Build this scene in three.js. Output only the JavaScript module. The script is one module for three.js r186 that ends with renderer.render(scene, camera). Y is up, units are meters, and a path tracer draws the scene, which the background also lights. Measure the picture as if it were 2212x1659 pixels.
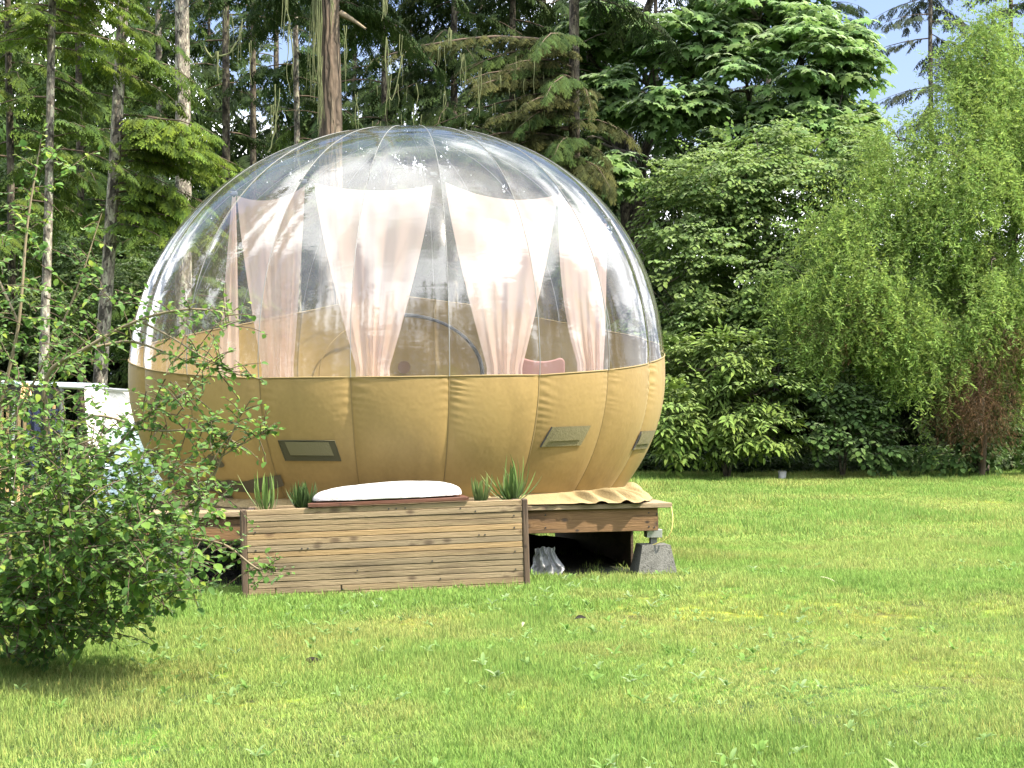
import * as THREE from 'three';
import { RoundedBoxGeometry } from 'three/addons/geometries/RoundedBoxGeometry.js';

// ------------------------------------------------------------------ camera, sky, sun, exposure
const scene = new THREE.Scene();
const F = 3195, CX = 1106, CY = 829.5, EYE = 1.13, PITCH = 0.0283;
const camera = new THREE.PerspectiveCamera(2 * Math.atan(CY / F) * 180 / Math.PI, 4 / 3, 0.1, 400);
camera.position.set(0, EYE, 0);
camera.rotation.x = PITCH;
scene.add(camera);
const renderer = new THREE.WebGLRenderer({ antialias: true });
renderer.setSize(1024, 768);
renderer.toneMapping = THREE.LinearToneMapping;
renderer.toneMappingExposure = 2.65;
renderer.shadowMap.enabled = true;

const sun = new THREE.DirectionalLight(0xfff1da, 4.6);
const SUN = new THREE.Vector3(0.54, 0.79, 0.24).normalize();
sun.position.copy(SUN).multiplyScalar(60); sun.position.z -= 12;
sun.target.position.set(0, 0, -12);
sun.castShadow = true; sun.shadow.radius = 1.5;
Object.assign(sun.shadow.camera, { left: -35, right: 35, top: 35, bottom: -35, near: 1, far: 140 });
scene.add(sun, sun.target);

// ------------------------------------------------------------------ numbers
function rng(a) { return () => { a = (a + 0x6d2b79f5) | 0; let t = Math.imul(a ^ (a >>> 15), 1 | a); t = (t + Math.imul(t ^ (t >>> 7), 61 | t)) ^ t; return ((t ^ (t >>> 14)) >>> 0) / 4294967296; }; }
const R = rng(20240611);
const rr = (a, b) => a + (b - a) * R();
const clamp = (x, a, b) => Math.min(b, Math.max(a, x));
const lerp = (a, b, t) => a + (b - a) * t;
const sstep = (a, b, x) => { const t = clamp((x - a) / (b - a), 0, 1); return t * t * (3 - 2 * t); };
function h3(x, y, z) { let n = Math.imul(x, 374761393) ^ Math.imul(y, 668265263) ^ Math.imul(z, 2147483647 - 1274126177); n = Math.imul(n ^ (n >>> 13), 1274126177); n ^= n >>> 16; return (n >>> 0) / 4294967296; }
function noise(x, y = 0, z = 0) {
  const xi = Math.floor(x), yi = Math.floor(y), zi = Math.floor(z); let u = x - xi, v = y - yi, w = z - zi;
  u = u * u * (3 - 2 * u); v = v * v * (3 - 2 * v); w = w * w * (3 - 2 * w);
  const l = (a, b, t) => a + (b - a) * t;
  return l(l(l(h3(xi, yi, zi), h3(xi + 1, yi, zi), u), l(h3(xi, yi + 1, zi), h3(xi + 1, yi + 1, zi), u), v),
    l(l(h3(xi, yi, zi + 1), h3(xi + 1, yi, zi + 1), u), l(h3(xi, yi + 1, zi + 1), h3(xi + 1, yi + 1, zi + 1), u), v), w);
}
function fbm(x, y, z, o = 4) { let s = 0, a = 0.5, n = 0; for (let i = 0; i < o; i++) { s += a * noise(x, y, z); n += a; a *= 0.5; x = x * 2.03 + 7.1; y = y * 2.03 + 3.7; z = z * 2.03 + 1.3; } return s / n; }
const V = (x, y, z) => new THREE.Vector3(x, y, z);
// a direction and a distance from the viewer give a point of the place
const cp = Math.cos(PITCH), sp = Math.sin(PITCH);
function at(px, py, d) {
  const x = (px - CX) / F, y = -(py - CY) / F, yy = y * cp + sp, zz = -cp + y * sp, k = d / -zz;
  return V(x * k, EYE + yy * k, zz * k);
}
const pxm = (p, d) => p * d / F;

// ------------------------------------------------------------------ sky: air and clouds all round
{
  const W = 1024, H = 512, data = new Float32Array(W * H * 4);
  for (let j = 0; j < H; j++) {
    const el = ((j + 0.5) / H - 0.5) * Math.PI, y = Math.sin(el), c = Math.cos(el);
    for (let i = 0; i < W; i++) {
      const az = ((i + 0.5) / W - 0.5) * 2 * Math.PI, x = Math.cos(az) * c, z = Math.sin(az) * c;
      const yy = Math.max(y, 0), hz = Math.pow(1 - yy, 3);
      let r = lerp(0.11, 0.36, hz), g = lerp(0.19, 0.44, hz), b = lerp(0.40, 0.55, hz);
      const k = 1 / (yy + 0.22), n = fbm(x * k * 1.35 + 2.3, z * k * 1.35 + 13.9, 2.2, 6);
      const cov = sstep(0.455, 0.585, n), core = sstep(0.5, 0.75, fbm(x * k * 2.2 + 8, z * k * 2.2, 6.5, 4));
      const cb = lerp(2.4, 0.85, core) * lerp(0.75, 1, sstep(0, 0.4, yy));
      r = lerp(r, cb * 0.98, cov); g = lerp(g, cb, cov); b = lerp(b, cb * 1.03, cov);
      if (y < 0) { const t = sstep(0, -0.12, y); r = lerp(r, 0.14, t); g = lerp(g, 0.17, t); b = lerp(b, 0.10, t); }
      const o = (j * W + i) * 4; data[o] = r; data[o + 1] = g; data[o + 2] = b; data[o + 3] = 1;
    }
  }
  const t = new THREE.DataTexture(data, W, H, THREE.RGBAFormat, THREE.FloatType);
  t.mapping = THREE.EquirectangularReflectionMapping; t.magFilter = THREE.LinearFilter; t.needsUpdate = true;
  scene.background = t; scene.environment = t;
}

// ------------------------------------------------------------------ textures
function tex(w, h, fn, srgb = true) {
  const d = new Uint8Array(w * h * 4);
  for (let y = 0; y < h; y++) for (let x = 0; x < w; x++) { const c = fn(x / w, y / h), o = (y * w + x) * 4; for (let k = 0; k < 3; k++) d[o + k] = clamp(Math.round(c[k] * 255), 0, 255); d[o + 3] = 255; }
  const t = new THREE.DataTexture(d, w, h); t.wrapS = t.wrapT = THREE.RepeatWrapping; t.magFilter = THREE.LinearFilter;
  if (srgb) t.colorSpace = THREE.SRGBColorSpace; t.needsUpdate = true; return t;
}
const rep = (t, x, y, ox = 0, oy = 0) => { const c = t.clone(); c.repeat.set(x, y); c.offset.set(ox, oy); c.needsUpdate = true; return c; };
// noise that closes on itself over the unit square
function pn(x, y, px, py, z) {
  const xi = Math.floor(x), yi = Math.floor(y); let u = x - xi, v = y - yi; u = u * u * (3 - 2 * u); v = v * v * (3 - 2 * v);
  const x0 = ((xi % px) + px) % px, x1 = (x0 + 1) % px, y0 = ((yi % py) + py) % py, y1 = (y0 + 1) % py, a = h3(x0, y0, z), b = h3(x1, y0, z), c = h3(x0, y1, z), d = h3(x1, y1, z);
  return a + (b - a) * u + (c - a + (d - c - b + a) * u) * v;
}
function tn(u, v, fx, fy, s = 0, o = 4) { let t = 0, a = 0.5, n = 0; const z = Math.round(s * 131); for (let i = 0; i < o; i++) { t += a * pn(u * fx, v * fy, fx, fy, z + i * 17); n += a; a *= 0.5; fx *= 2; fy *= 2; } return t / n; }
const g3 = (v) => [v, v, v];
// furrowed brown bark and pale bark with lichen
const furrow = (u, v) => { const w = tn(u, v, 6, 3, 1.5) * 0.25; return Math.abs(Math.sin((u + w) * Math.PI * 9)) * 0.6 + tn(u, v, 30, 9, 4) * 0.5; };
const barkBrown = tex(512, 512, (u, v) => { const f = furrow(u, v), t = tn(u, v, 12, 5, 9), l = sstep(0.58, 0.68, tn(u, v, 14, 8, 22)); const b = 0.24 + 0.26 * f + 0.18 * (t - 0.5); return [lerp(b * 1.08, 0.52, l * 0.3), lerp(b * 0.94, 0.50, l * 0.3), lerp(b * 0.8, 0.42, l * 0.3)]; });
const barkBrownH = tex(512, 512, (u, v) => g3(furrow(u, v)), false);
const barkPale = tex(512, 512, (u, v) => { const n = tn(u, v, 9, 7, 3, 5), m = tn(u, v, 26, 22, 8), l = sstep(0.55, 0.64, tn(u, v, 17, 12, 31)), k = sstep(0.60, 0.66, tn(u, v, 12, 12, 55)); const b = 0.24 + 0.36 * n + 0.26 * (m - 0.5); let r = b * 1.02, g = b * 0.96, bl = b * 0.88; r = lerp(r, 0.70, l * 0.6); g = lerp(g, 0.71, l * 0.6); bl = lerp(bl, 0.62, l * 0.6); r = lerp(r, 0.14, k * 0.7); g = lerp(g, 0.13, k * 0.7); bl = lerp(bl, 0.11, k * 0.7); return [r, g, bl]; });
const barkPaleH = tex(256, 256, (u, v) => g3(tn(u, v, 14, 9, 3, 5)), false);
// timber: grain along u, knots
function wood(seed, cols, knots, w = 1024, h = 128) {
  const q = rng(seed), ks = []; for (let i = 0; i < knots; i++) ks.push([q(), q(), 0.006 + 0.012 * q()]);
  return tex(w, h, (u, v) => {
    let wob = tn(u, v, 3, 2, seed * 0.37) * 0.5, dk = 0;
    for (const [a, b, r] of ks) { let du = Math.abs(u - a); du = Math.min(du, 1 - du); const e = Math.hypot(du, (v - b) * 0.14) / r; wob += 0.35 * Math.exp(-e * e * 0.35); dk = Math.max(dk, Math.exp(-Math.pow(e, 3) * 0.9)); }
    const gr = 0.5 + 0.5 * Math.sin((v + wob) * 60), fine = tn(u, v, 20, 70, seed + 2, 3), st = sstep(0.5, 0.75, tn(u, v, 4, 3, seed + 5));
    const t = clamp(0.25 + 0.32 * gr * 0.6 + 0.5 * (fine - 0.3) - 0.25 * st, 0, 1);
    return [0, 1, 2].map((k) => lerp(lerp(cols[0][k], cols[1][k], t), cols[2][k], Math.max(dk * 0.85, st * 0.35)));
  });
}
const woodPlank = [wood(11, [[0.52, 0.46, 0.37], [0.72, 0.65, 0.53], [0.38, 0.32, 0.26]], 7), wood(23, [[0.47, 0.42, 0.33], [0.70, 0.63, 0.51], [0.34, 0.29, 0.24]], 6), wood(37, [[0.55, 0.47, 0.35], [0.75, 0.66, 0.51], [0.40, 0.32, 0.24]], 5)];
const woodBeam = wood(51, [[0.35, 0.26, 0.165], [0.56, 0.44, 0.30], [0.13, 0.10, 0.08]], 9);
const woodDark = wood(67, [[0.25, 0.20, 0.16], [0.42, 0.36, 0.30], [0.14, 0.11, 0.09]], 3, 512);
const woodRed = wood(71, [[0.30, 0.18, 0.13], [0.42, 0.26, 0.19], [0.2, 0.12, 0.09]], 2, 512);
const woodH = tex(512, 128, (u, v) => g3(0.5 * tn(u, v, 6, 60, 3, 3) + 0.5 * tn(u, v, 30, 90, 7, 2)), false);
const fabricH = tex(512, 512, (u, v) => g3(0.6 * tn(u, v, 5, 4, 2, 5) + 0.25 * tn(u, v, 60, 60, 5, 2) + 0.15 * tn(u, v, 128, 128, 9, 1)), false);
const fabricC = tex(512, 512, (u, v) => { const s = 0.95 - 0.06 * sstep(0.5, 0.8, tn(u, v, 9, 2, 77, 5)) + 0.14 * (tn(u, v, 4, 3, 12, 5) - 0.5) * 1.4 + 0.05 * (tn(u, v, 90, 90, 3, 2) - 0.5); return [s, s * 0.995, s * 0.985]; });
const filmH = tex(1024, 1024, (u, v) => { const w = tn(u, v, 4, 5, 41, 4); return g3(0.62 * w + 0.38 * Math.pow(Math.abs(tn(u + 0.06 * w, v, 9, 26, 17, 4) * 2 - 1), 0.8)); }, false);
const filmD = tex(512, 512, (u, v) => { const s = sstep(0.42, 0.8, tn(u, v, 6, 5, 61, 5)); return g3(0.982 - 0.045 * s); }, false);
const concrete = tex(256, 256, (u, v) => { const s = 0.50 + 0.16 * (tn(u, v, 6, 6, 2, 5) - 0.5) + 0.12 * (tn(u, v, 60, 60, 7, 2) - 0.5); const p = sstep(0.7, 0.76, tn(u, v, 34, 34, 12, 2)); return [s - p * 0.12, s - p * 0.12, s * 0.98 - p * 0.12]; });
const concreteH = tex(256, 256, (u, v) => g3(tn(u, v, 50, 50, 7, 3)), false);
const lawnC = tex(1024, 1024, (u, v) => { const a = tn(u, v, 8, 8, 3, 6), b = tn(u, v, 60, 60, 9, 3), m = sstep(0.5, 0.68, tn(u, v, 5, 5, 44, 5)); const s = 0.72 + 0.5 * (a - 0.5) + 0.7 * (b - 0.5); return [s * lerp(0.62, 0.86, m), s * lerp(0.82, 0.86, m), s * lerp(0.36, 0.42, m)]; });
const lawnH = tex(512, 512, (u, v) => g3(tn(u, v, 70, 70, 4, 3)), false);

// ------------------------------------------------------------------ materials
const std = (o) => new THREE.MeshStandardMaterial({ side: THREE.DoubleSide, roughness: 0.85, ...o });
const phy = (o) => new THREE.MeshPhysicalMaterial({ side: THREE.DoubleSide, roughness: 0.85, ...o });
const lin = (r, g, b) => new THREE.Color().setRGB(r, g, b);
const leafM = (r, g, b, tr = 0.35, rough = 0.75, spec = 0.5) => phy({ color: lin(r, g, b), vertexColors: true, transmission: tr, thickness: 0, roughness: 1, specularIntensity: spec, ior: 1.35 });
const M = {
  fabric: phy({ color: lin(0.33, 0.238, 0.100), map: rep(fabricC, 0.5, 0.5), bumpMap: rep(fabricH, 0.4, 0.4), bumpScale: 0.004, roughness: 0.6, transmission: 0.10, thickness: 0, specularIntensity: 0.6 }),
  skirt: phy({ color: lin(0.27, 0.21, 0.105), bumpMap: rep(fabricH, 1, 1), bumpScale: 0.01, roughness: 0.7 }),
  film: phy({ color: lin(0.97, 0.98, 0.98), transmission: 1, transmissionMap: rep(filmD, 0.4, 0.4), thickness: 0, roughness: 0.085, ior: 1.78, bumpMap: rep(filmH, 0.3, 0.3), bumpScale: 0.0026 }),
  weld: std({ color: lin(0.20, 0.21, 0.215), roughness: 0.5 }),
  thread: std({ color: lin(0.22, 0.165, 0.075), roughness: 0.95 }),
  zip: std({ color: lin(0.035, 0.035, 0.038), roughness: 0.8, bumpMap: rep(fabricH, 8, 8), bumpScale: 0.004 }),
  mesh: std({ color: lin(0.075, 0.070, 0.038), roughness: 0.9, bumpMap: rep(fabricH, 4, 4), bumpScale: 0.004 }),
  meshLight: std({ color: lin(0.17, 0.155, 0.085), roughness: 0.85, bumpMap: rep(fabricH, 3, 3), bumpScale: 0.006 }),
  tape: std({ color: lin(0.085, 0.075, 0.052), roughness: 0.55, bumpMap: rep(fabricH, 2, 2), bumpScale: 0.006 }),
  brown: std({ color: lin(0.095, 0.052, 0.026), roughness: 0.8, map: rep(fabricC, 6, 6) }),
  sheer: phy({ color: lin(0.86, 0.66, 0.60), transmission: 0.5, thickness: 0, roughness: 0.95, opacity: 0.56, transparent: true, specularIntensity: 0.2 }),
  mauve: std({ color: lin(0.24, 0.125, 0.115), roughness: 0.9, bumpMap: rep(fabricH, 3, 3), bumpScale: 0.004 }),
  blackWood: std({ color: lin(0.02, 0.02, 0.02), roughness: 0.6 }),
  plank: woodPlank.map((t, i) => [0, 1, 2].map((k) => std({ map: rep(t, 0.5, 1, k * 0.31 + i * 0.13, 0), color: lin(...[[0.74, 0.735, 0.72], [0.64, 0.645, 0.65], [0.78, 0.745, 0.69]][k]), bumpMap: rep(woodH, 1, 1, k * 0.3, 0), bumpScale: 0.004, roughness: 0.85 }))).flat(),
  beam: std({ map: rep(woodBeam, 0.5, 1), bumpMap: rep(woodH, 1, 1), bumpScale: 0.004, roughness: 0.8 }),
  deckBoard: std({ map: rep(woodPlank[1], 0.5, 1), bumpMap: rep(woodH, 1, 1), bumpScale: 0.003, roughness: 0.8 }),
  darkWood: std({ map: rep(woodDark, 1, 1), bumpMap: rep(woodH, 1, 1), bumpScale: 0.004 }),
  redWood: std({ map: rep(woodRed, 1, 1), bumpMap: rep(woodH, 1, 1), bumpScale: 0.003, roughness: 0.6 }),
  concrete: std({ map: rep(concrete, 2.5, 2.5), color: lin(0.56, 0.57, 0.56), bumpMap: rep(concreteH, 3, 3), bumpScale: 0.003 }),
  steel: std({ color: lin(0.42, 0.44, 0.45), metalness: 0.8, roughness: 0.45 }),
  dullSteel: std({ color: lin(0.16, 0.17, 0.17), metalness: 0.5, roughness: 0.55 }),
  white: phy({ color: lin(0.56, 0.56, 0.585), roughness: 0.8, bumpMap: rep(fabricH, 2, 2), bumpScale: 0.012 }),
  sheet: phy({ color: lin(0.80, 0.77, 0.75), roughness: 0.85, transmission: 0.25, thickness: 0, bumpMap: rep(fabricH, 1, 1), bumpScale: 0.02 }),
  bluePlastic: phy({ color: lin(0.55, 0.70, 0.76), roughness: 0.35, transmission: 0.3, thickness: 0, bumpMap: rep(filmH, 1, 1), bumpScale: 0.03 }),
  plastic: phy({ color: lin(0.88, 0.90, 0.95), roughness: 0.2, transmission: 0.62, thickness: 0, ior: 1.6 }),
  cord: std({ color: lin(0.68, 0.60, 0.20), roughness: 0.7 }),
  soil: std({ color: lin(0.038, 0.026, 0.018), bumpMap: rep(lawnH, 4, 4), bumpScale: 0.02, roughness: 1 }),
  navy: std({ color: lin(0.018, 0.028, 0.075), bumpMap: rep(fabricH, 2, 2), bumpScale: 0.015 }),
  tan: std({ color: lin(0.62, 0.42, 0.22) }),
  barkBrown: std({ map: rep(barkBrown, 1.1, 0.6), color: lin(0.66, 0.66, 0.68), bumpMap: rep(barkBrownH, 1.1, 0.6), bumpScale: 0.05, roughness: 0.95 }),
  barkPale: std({ map: rep(barkPale, 2.2, 1.3), bumpMap: rep(barkPaleH, 2.2, 1.3), bumpScale: 0.03, roughness: 0.95 }),
  barkDark: std({ map: rep(barkPale, 2, 1.2), color: lin(0.42, 0.39, 0.35), bumpMap: rep(barkPaleH, 2, 1.2), bumpScale: 0.03, roughness: 0.95 }),
  twig: std({ color: lin(0.085, 0.062, 0.042), roughness: 0.95 }),
  twigPale: std({ color: lin(0.22, 0.18, 0.12), roughness: 0.9 }),
  lichen: phy({ color: lin(0.20, 0.225, 0.115), transmission: 0.35, thickness: 0, roughness: 0.95, specularIntensity: 0.1 }),
  deadTwig: phy({ color: lin(0.15, 0.085, 0.055), vertexColors: true, transmission: 0.1, thickness: 0, roughness: 0.95, specularIntensity: 0.1 }),
  fir: leafM(1, 1, 1, 0.22, 0.8, 0.35), hemlock: leafM(1, 1, 1, 0.30, 0.8, 0.35), leaf: leafM(1, 1, 1, 0.48, 0.6, 0.5), glossLeaf: leafM(1, 1, 1, 0.30, 0.42, 0.6), willow: leafM(1, 1, 1, 0.48, 0.6, 0.4), grass: leafM(1, 1, 1, 0.38, 0.7, 0.35),
  house: std({ color: lin(0.74, 0.74, 0.72) }), slate: std({ color: lin(0.10, 0.10, 0.11) }), pane: phy({ color: lin(0.9, 0.95, 0.95), roughness: 0.05, metalness: 0.0 }),
};

// ------------------------------------------------------------------ naming
const used = new Map();
function numbered(n) { const k = used.get(n) ?? 0; used.set(n, k + 1); return k ? n + '_' + String(k).padStart(3, '0') : n; }
function tag(o, label, category, group, kind) { if (label) o.userData.label = label; if (category) o.userData.category = category; if (group) o.userData.group = group; if (kind) o.userData.kind = kind; return o; }
function thing(name, label, category, p = [0, 0, 0], group) { const o = new THREE.Group(); o.name = numbered(name); o.position.set(...(p.isVector3 ? p.toArray() : p)); scene.add(o); return tag(o, label, category, group); }
function part(name, geom, m, parent, label, kind) { const o = new THREE.Mesh(geom, m); o.name = name; o.castShadow = o.receiveShadow = true; if (label) o.userData.label = label; if (kind) o.userData.kind = kind; parent.add(o); return o; }
function many(name, geom, m, mats, cols, parent, kind = 'stuff') {
  const o = new THREE.InstancedMesh(geom, m, mats.length); o.name = name; o.castShadow = o.receiveShadow = true;
  mats.forEach((x, i) => { o.setMatrixAt(i, x); if (cols) o.setColorAt(i, cols[i]); });
  if (kind) o.userData.kind = kind; (parent ?? scene).add(o); return o;
}

// ------------------------------------------------------------------ geometry collector
class Geo {
  constructor() { this.p = []; this.n = []; this.u = []; this.c = []; this.i = []; }
  v(p, n, u = 0, w = 0, c) { this.p.push(p.x, p.y, p.z); if (n) this.n.push(n.x, n.y, n.z); this.u.push(u, w); if (c) this.c.push(c[0], c[1], c[2]); return this.p.length / 3 - 1; }
  grid(nu, nv, fn, c) { // fn(i/nu, j/nv) -> {p,u,w}
    const b = this.p.length / 3;
    for (let j = 0; j <= nv; j++) for (let i = 0; i <= nu; i++) { const q = fn(i / nu, j / nv); this.v(q.p, null, q.u, q.w, c); }
    for (let j = 0; j < nv; j++) for (let i = 0; i < nu; i++) { const a = b + j * (nu + 1) + i, d = a + nu + 1; this.i.push(a, a + 1, d, a + 1, d + 1, d); }
    return this;
  }
  tube(pts, rad, sides = 6, rough = 0, seed = 0) {
    let side = V(1, 0, 0), len = 0; const b = this.p.length / 3;
    pts.forEach((p, k) => {
      const t = pts[Math.min(k + 1, pts.length - 1)].clone().sub(pts[Math.max(k - 1, 0)]).normalize();
      side.addScaledVector(t, -side.dot(t)); if (side.lengthSq() < 1e-6) side.set(0, 0, 1).addScaledVector(t, -t.z); side.normalize();
      const up = t.clone().cross(side); if (k) len += p.distanceTo(pts[k - 1]);
      for (let s = 0; s <= sides; s++) {
        const a = s / sides * 2 * Math.PI, n = side.clone().multiplyScalar(Math.cos(a)).addScaledVector(up, Math.sin(a));
        const r = (Array.isArray(rad) ? rad[k] : rad(k / (pts.length - 1))) * (1 + rough * (noise(Math.cos(a) * 2 + seed, len * 1.7, Math.sin(a) * 2) - 0.5) * 2);
        this.v(p.clone().addScaledVector(n, r), n, s / sides * 2 * Math.PI * Math.max(r, 0.02), len);
      }
    });
    for (let k = 0; k < pts.length - 1; k++) for (let s = 0; s < sides; s++) { const a = b + k * (sides + 1) + s, d = a + sides + 1; this.i.push(a, a + 1, d, a + 1, d + 1, d); }
    return this;
  }
  leaf(m, len, wid, c0, c1, o = {}) { // a folded blade along +z of m, normal +y
    const { n = 2, fold = 0.25, curl = 0.25, peak = 0.45 } = o, b = this.p.length / 3, P = (x, y, z) => V(x, y, z).applyMatrix4(m);
    for (let k = 0; k <= n; k++) {
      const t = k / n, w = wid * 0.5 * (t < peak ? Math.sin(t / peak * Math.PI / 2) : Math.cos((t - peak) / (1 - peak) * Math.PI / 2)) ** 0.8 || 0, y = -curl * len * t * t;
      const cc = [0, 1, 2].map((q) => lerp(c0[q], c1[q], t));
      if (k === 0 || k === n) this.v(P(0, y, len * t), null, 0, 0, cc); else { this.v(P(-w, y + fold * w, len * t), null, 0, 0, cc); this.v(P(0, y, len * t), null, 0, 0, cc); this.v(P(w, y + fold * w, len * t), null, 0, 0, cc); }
    }
    if (n === 1) return this;
    this.i.push(b, b + 2, b + 1, b, b + 3, b + 2);
    for (let k = 1; k < n - 1; k++) { const a = b + 1 + (k - 1) * 3, d = a + 3; for (let s = 0; s < 2; s++) this.i.push(a + s, a + s + 1, d + s, a + s + 1, d + s + 1, d + s); }
    const a = b + 1 + (n - 2) * 3, e = a + 3; this.i.push(a, a + 1, e, a + 1, a + 2, e); return this;
  }
  build() {
    const g = new THREE.BufferGeometry(); g.setAttribute('position', new THREE.Float32BufferAttribute(this.p, 3)); g.setAttribute('uv', new THREE.Float32BufferAttribute(this.u, 2));
    if (this.c.length === this.p.length) g.setAttribute('color', new THREE.Float32BufferAttribute(this.c, 3));
    g.setIndex(this.i); if (this.n.length === this.p.length) g.setAttribute('normal', new THREE.Float32BufferAttribute(this.n, 3)); else g.computeVertexNormals();
    return g;
  }
}
function basis(pos, fwd, up, s = 1) { // +z along fwd, +y near up
  const z = fwd.clone().normalize(), x = up.clone().cross(z); if (x.lengthSq() < 1e-6) x.set(1, 0, 0); x.normalize(); const y = z.clone().cross(x);
  return new THREE.Matrix4().makeBasis(x.multiplyScalar(s), y.multiplyScalar(s), z.multiplyScalar(s)).setPosition(pos);
}
const curve = (pts, n) => new THREE.CatmullRomCurve3(pts).getPoints(n);
// a timber or block with small chamfers, uv in metres along its longest side
function box(w, h, d, r = 0.004) {
  const g = new RoundedBoxGeometry(w, h, d, 1, Math.min(r, w / 3, h / 3, d / 3)), p = g.attributes.position, n = g.attributes.normal, u = g.attributes.uv;
  const long = w >= h && w >= d ? 0 : h >= d ? 1 : 2, A = [p.getX.bind(p), p.getY.bind(p), p.getZ.bind(p)];
  for (let i = 0; i < p.count; i++) { const ns = [Math.abs(n.getX(i)), Math.abs(n.getY(i)), Math.abs(n.getZ(i))], f = ns.indexOf(Math.max(...ns)); const o = [0, 1, 2].filter((k) => k !== long && k !== f); u.setXY(i, f === long ? A[(long + 1) % 3](i) * 0.5 : A[long](i), (A[f === long ? (long + 2) % 3 : o[0]](i)) * 6 + 0.5); }
  return g;
}

// ------------------------------------------------------------------ ground
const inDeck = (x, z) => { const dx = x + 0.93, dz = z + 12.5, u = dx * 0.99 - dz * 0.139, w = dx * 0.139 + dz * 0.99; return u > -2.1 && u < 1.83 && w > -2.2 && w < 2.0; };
function gh(x, z) {
  const d = -z; let h = sstep(13, 27, d) * 0.30 + Math.max(0, d - 27) * 0.02;
  h += 0.052 * sstep(-1.9, 0.2, x) * sstep(8, 9.8, d) * (1 - sstep(12, 16, d));
  return h + (noise(x * 0.5, z * 0.5, 3) - 0.5) * 0.05 + (noise(x * 2.1, z * 2.1, 8) - 0.5) * 0.018;
}
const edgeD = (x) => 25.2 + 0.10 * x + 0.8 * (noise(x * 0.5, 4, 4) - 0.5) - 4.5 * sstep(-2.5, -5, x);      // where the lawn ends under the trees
{
  const g = new Geo(), xs = [], zs = [];
  for (let i = -30; i <= 30; i++) xs.push(Math.sign(i) * (Math.abs(i) * 0.33 + Math.pow(Math.abs(i) / 30, 4) * 130));
  for (let j = 0; j <= 110; j++) { const t = j / 110; zs.push(t < 0.2 ? lerp(130, -3, Math.pow(t / 0.2, 0.5)) : t < 0.9 ? lerp(-3, -36, (t - 0.2) / 0.7) : lerp(-36, -220, Math.pow((t - 0.9) / 0.1, 2))); }
  const W = xs.length;
  zs.forEach((z) => xs.forEach((x) => {
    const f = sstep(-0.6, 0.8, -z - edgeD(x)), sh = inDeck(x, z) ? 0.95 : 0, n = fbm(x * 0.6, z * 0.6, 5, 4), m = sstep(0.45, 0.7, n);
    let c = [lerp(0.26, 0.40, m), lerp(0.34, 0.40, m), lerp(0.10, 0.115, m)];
    c = c.map((v, k) => lerp(lerp(v, [0.05, 0.042, 0.022][k], f), [0.03, 0.022, 0.015][k], sh));  // dirt under the deck, its colour lowered further to paint the shade there
    g.v(V(x, gh(x, z), z), null, x, z, c);
  }));
  for (let j = 0; j < zs.length - 1; j++) for (let i = 0; i < W - 1; i++) { const a = j * W + i; g.i.push(a, a + 1, a + W, a + 1, a + W + 1, a + W); }
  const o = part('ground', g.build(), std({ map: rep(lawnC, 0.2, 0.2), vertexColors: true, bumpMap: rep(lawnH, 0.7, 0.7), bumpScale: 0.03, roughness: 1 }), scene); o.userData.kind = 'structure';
  tag(o, 'mown sunny lawn running back to the dark edge of the trees', 'lawn');
}
// grass
function tuftGeo(seed, n, h, spread, thin) {
  const q = rng(seed), g = new Geo();
  for (let k = 0; k < n; k++) {
    const a = q() * 6.283, r = spread * Math.sqrt(q()), tilt = 0.15 + 0.75 * q() * q() + (q() < 0.15 ? 0.5 : 0), b = q() * 6.283, L = h * (0.45 + 0.75 * q());
    const f = V(Math.sin(tilt) * Math.cos(b), Math.cos(tilt), Math.sin(tilt) * Math.sin(b)), s = 0.8 + 0.4 * q(), y = q() < 0.18 ? 1 : 0;
    g.leaf(basis(V(r * Math.cos(a), -0.006, r * Math.sin(a)), f, V(Math.cos(b), 0.2, Math.sin(b)).cross(V(0, 1, 0)).cross(f)), L, thin * (0.7 + 0.7 * q()), [0.55 * s, 0.62 * s, 0.5 * s], [(1.0 + 0.55 * y) * s, (1.0 + 0.12 * y) * s, (0.9 + 0.3 * y) * s], { n: 2, fold: 0.15, curl: 0.22, peak: 0.35 });
  }
  return g.build();
}
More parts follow.
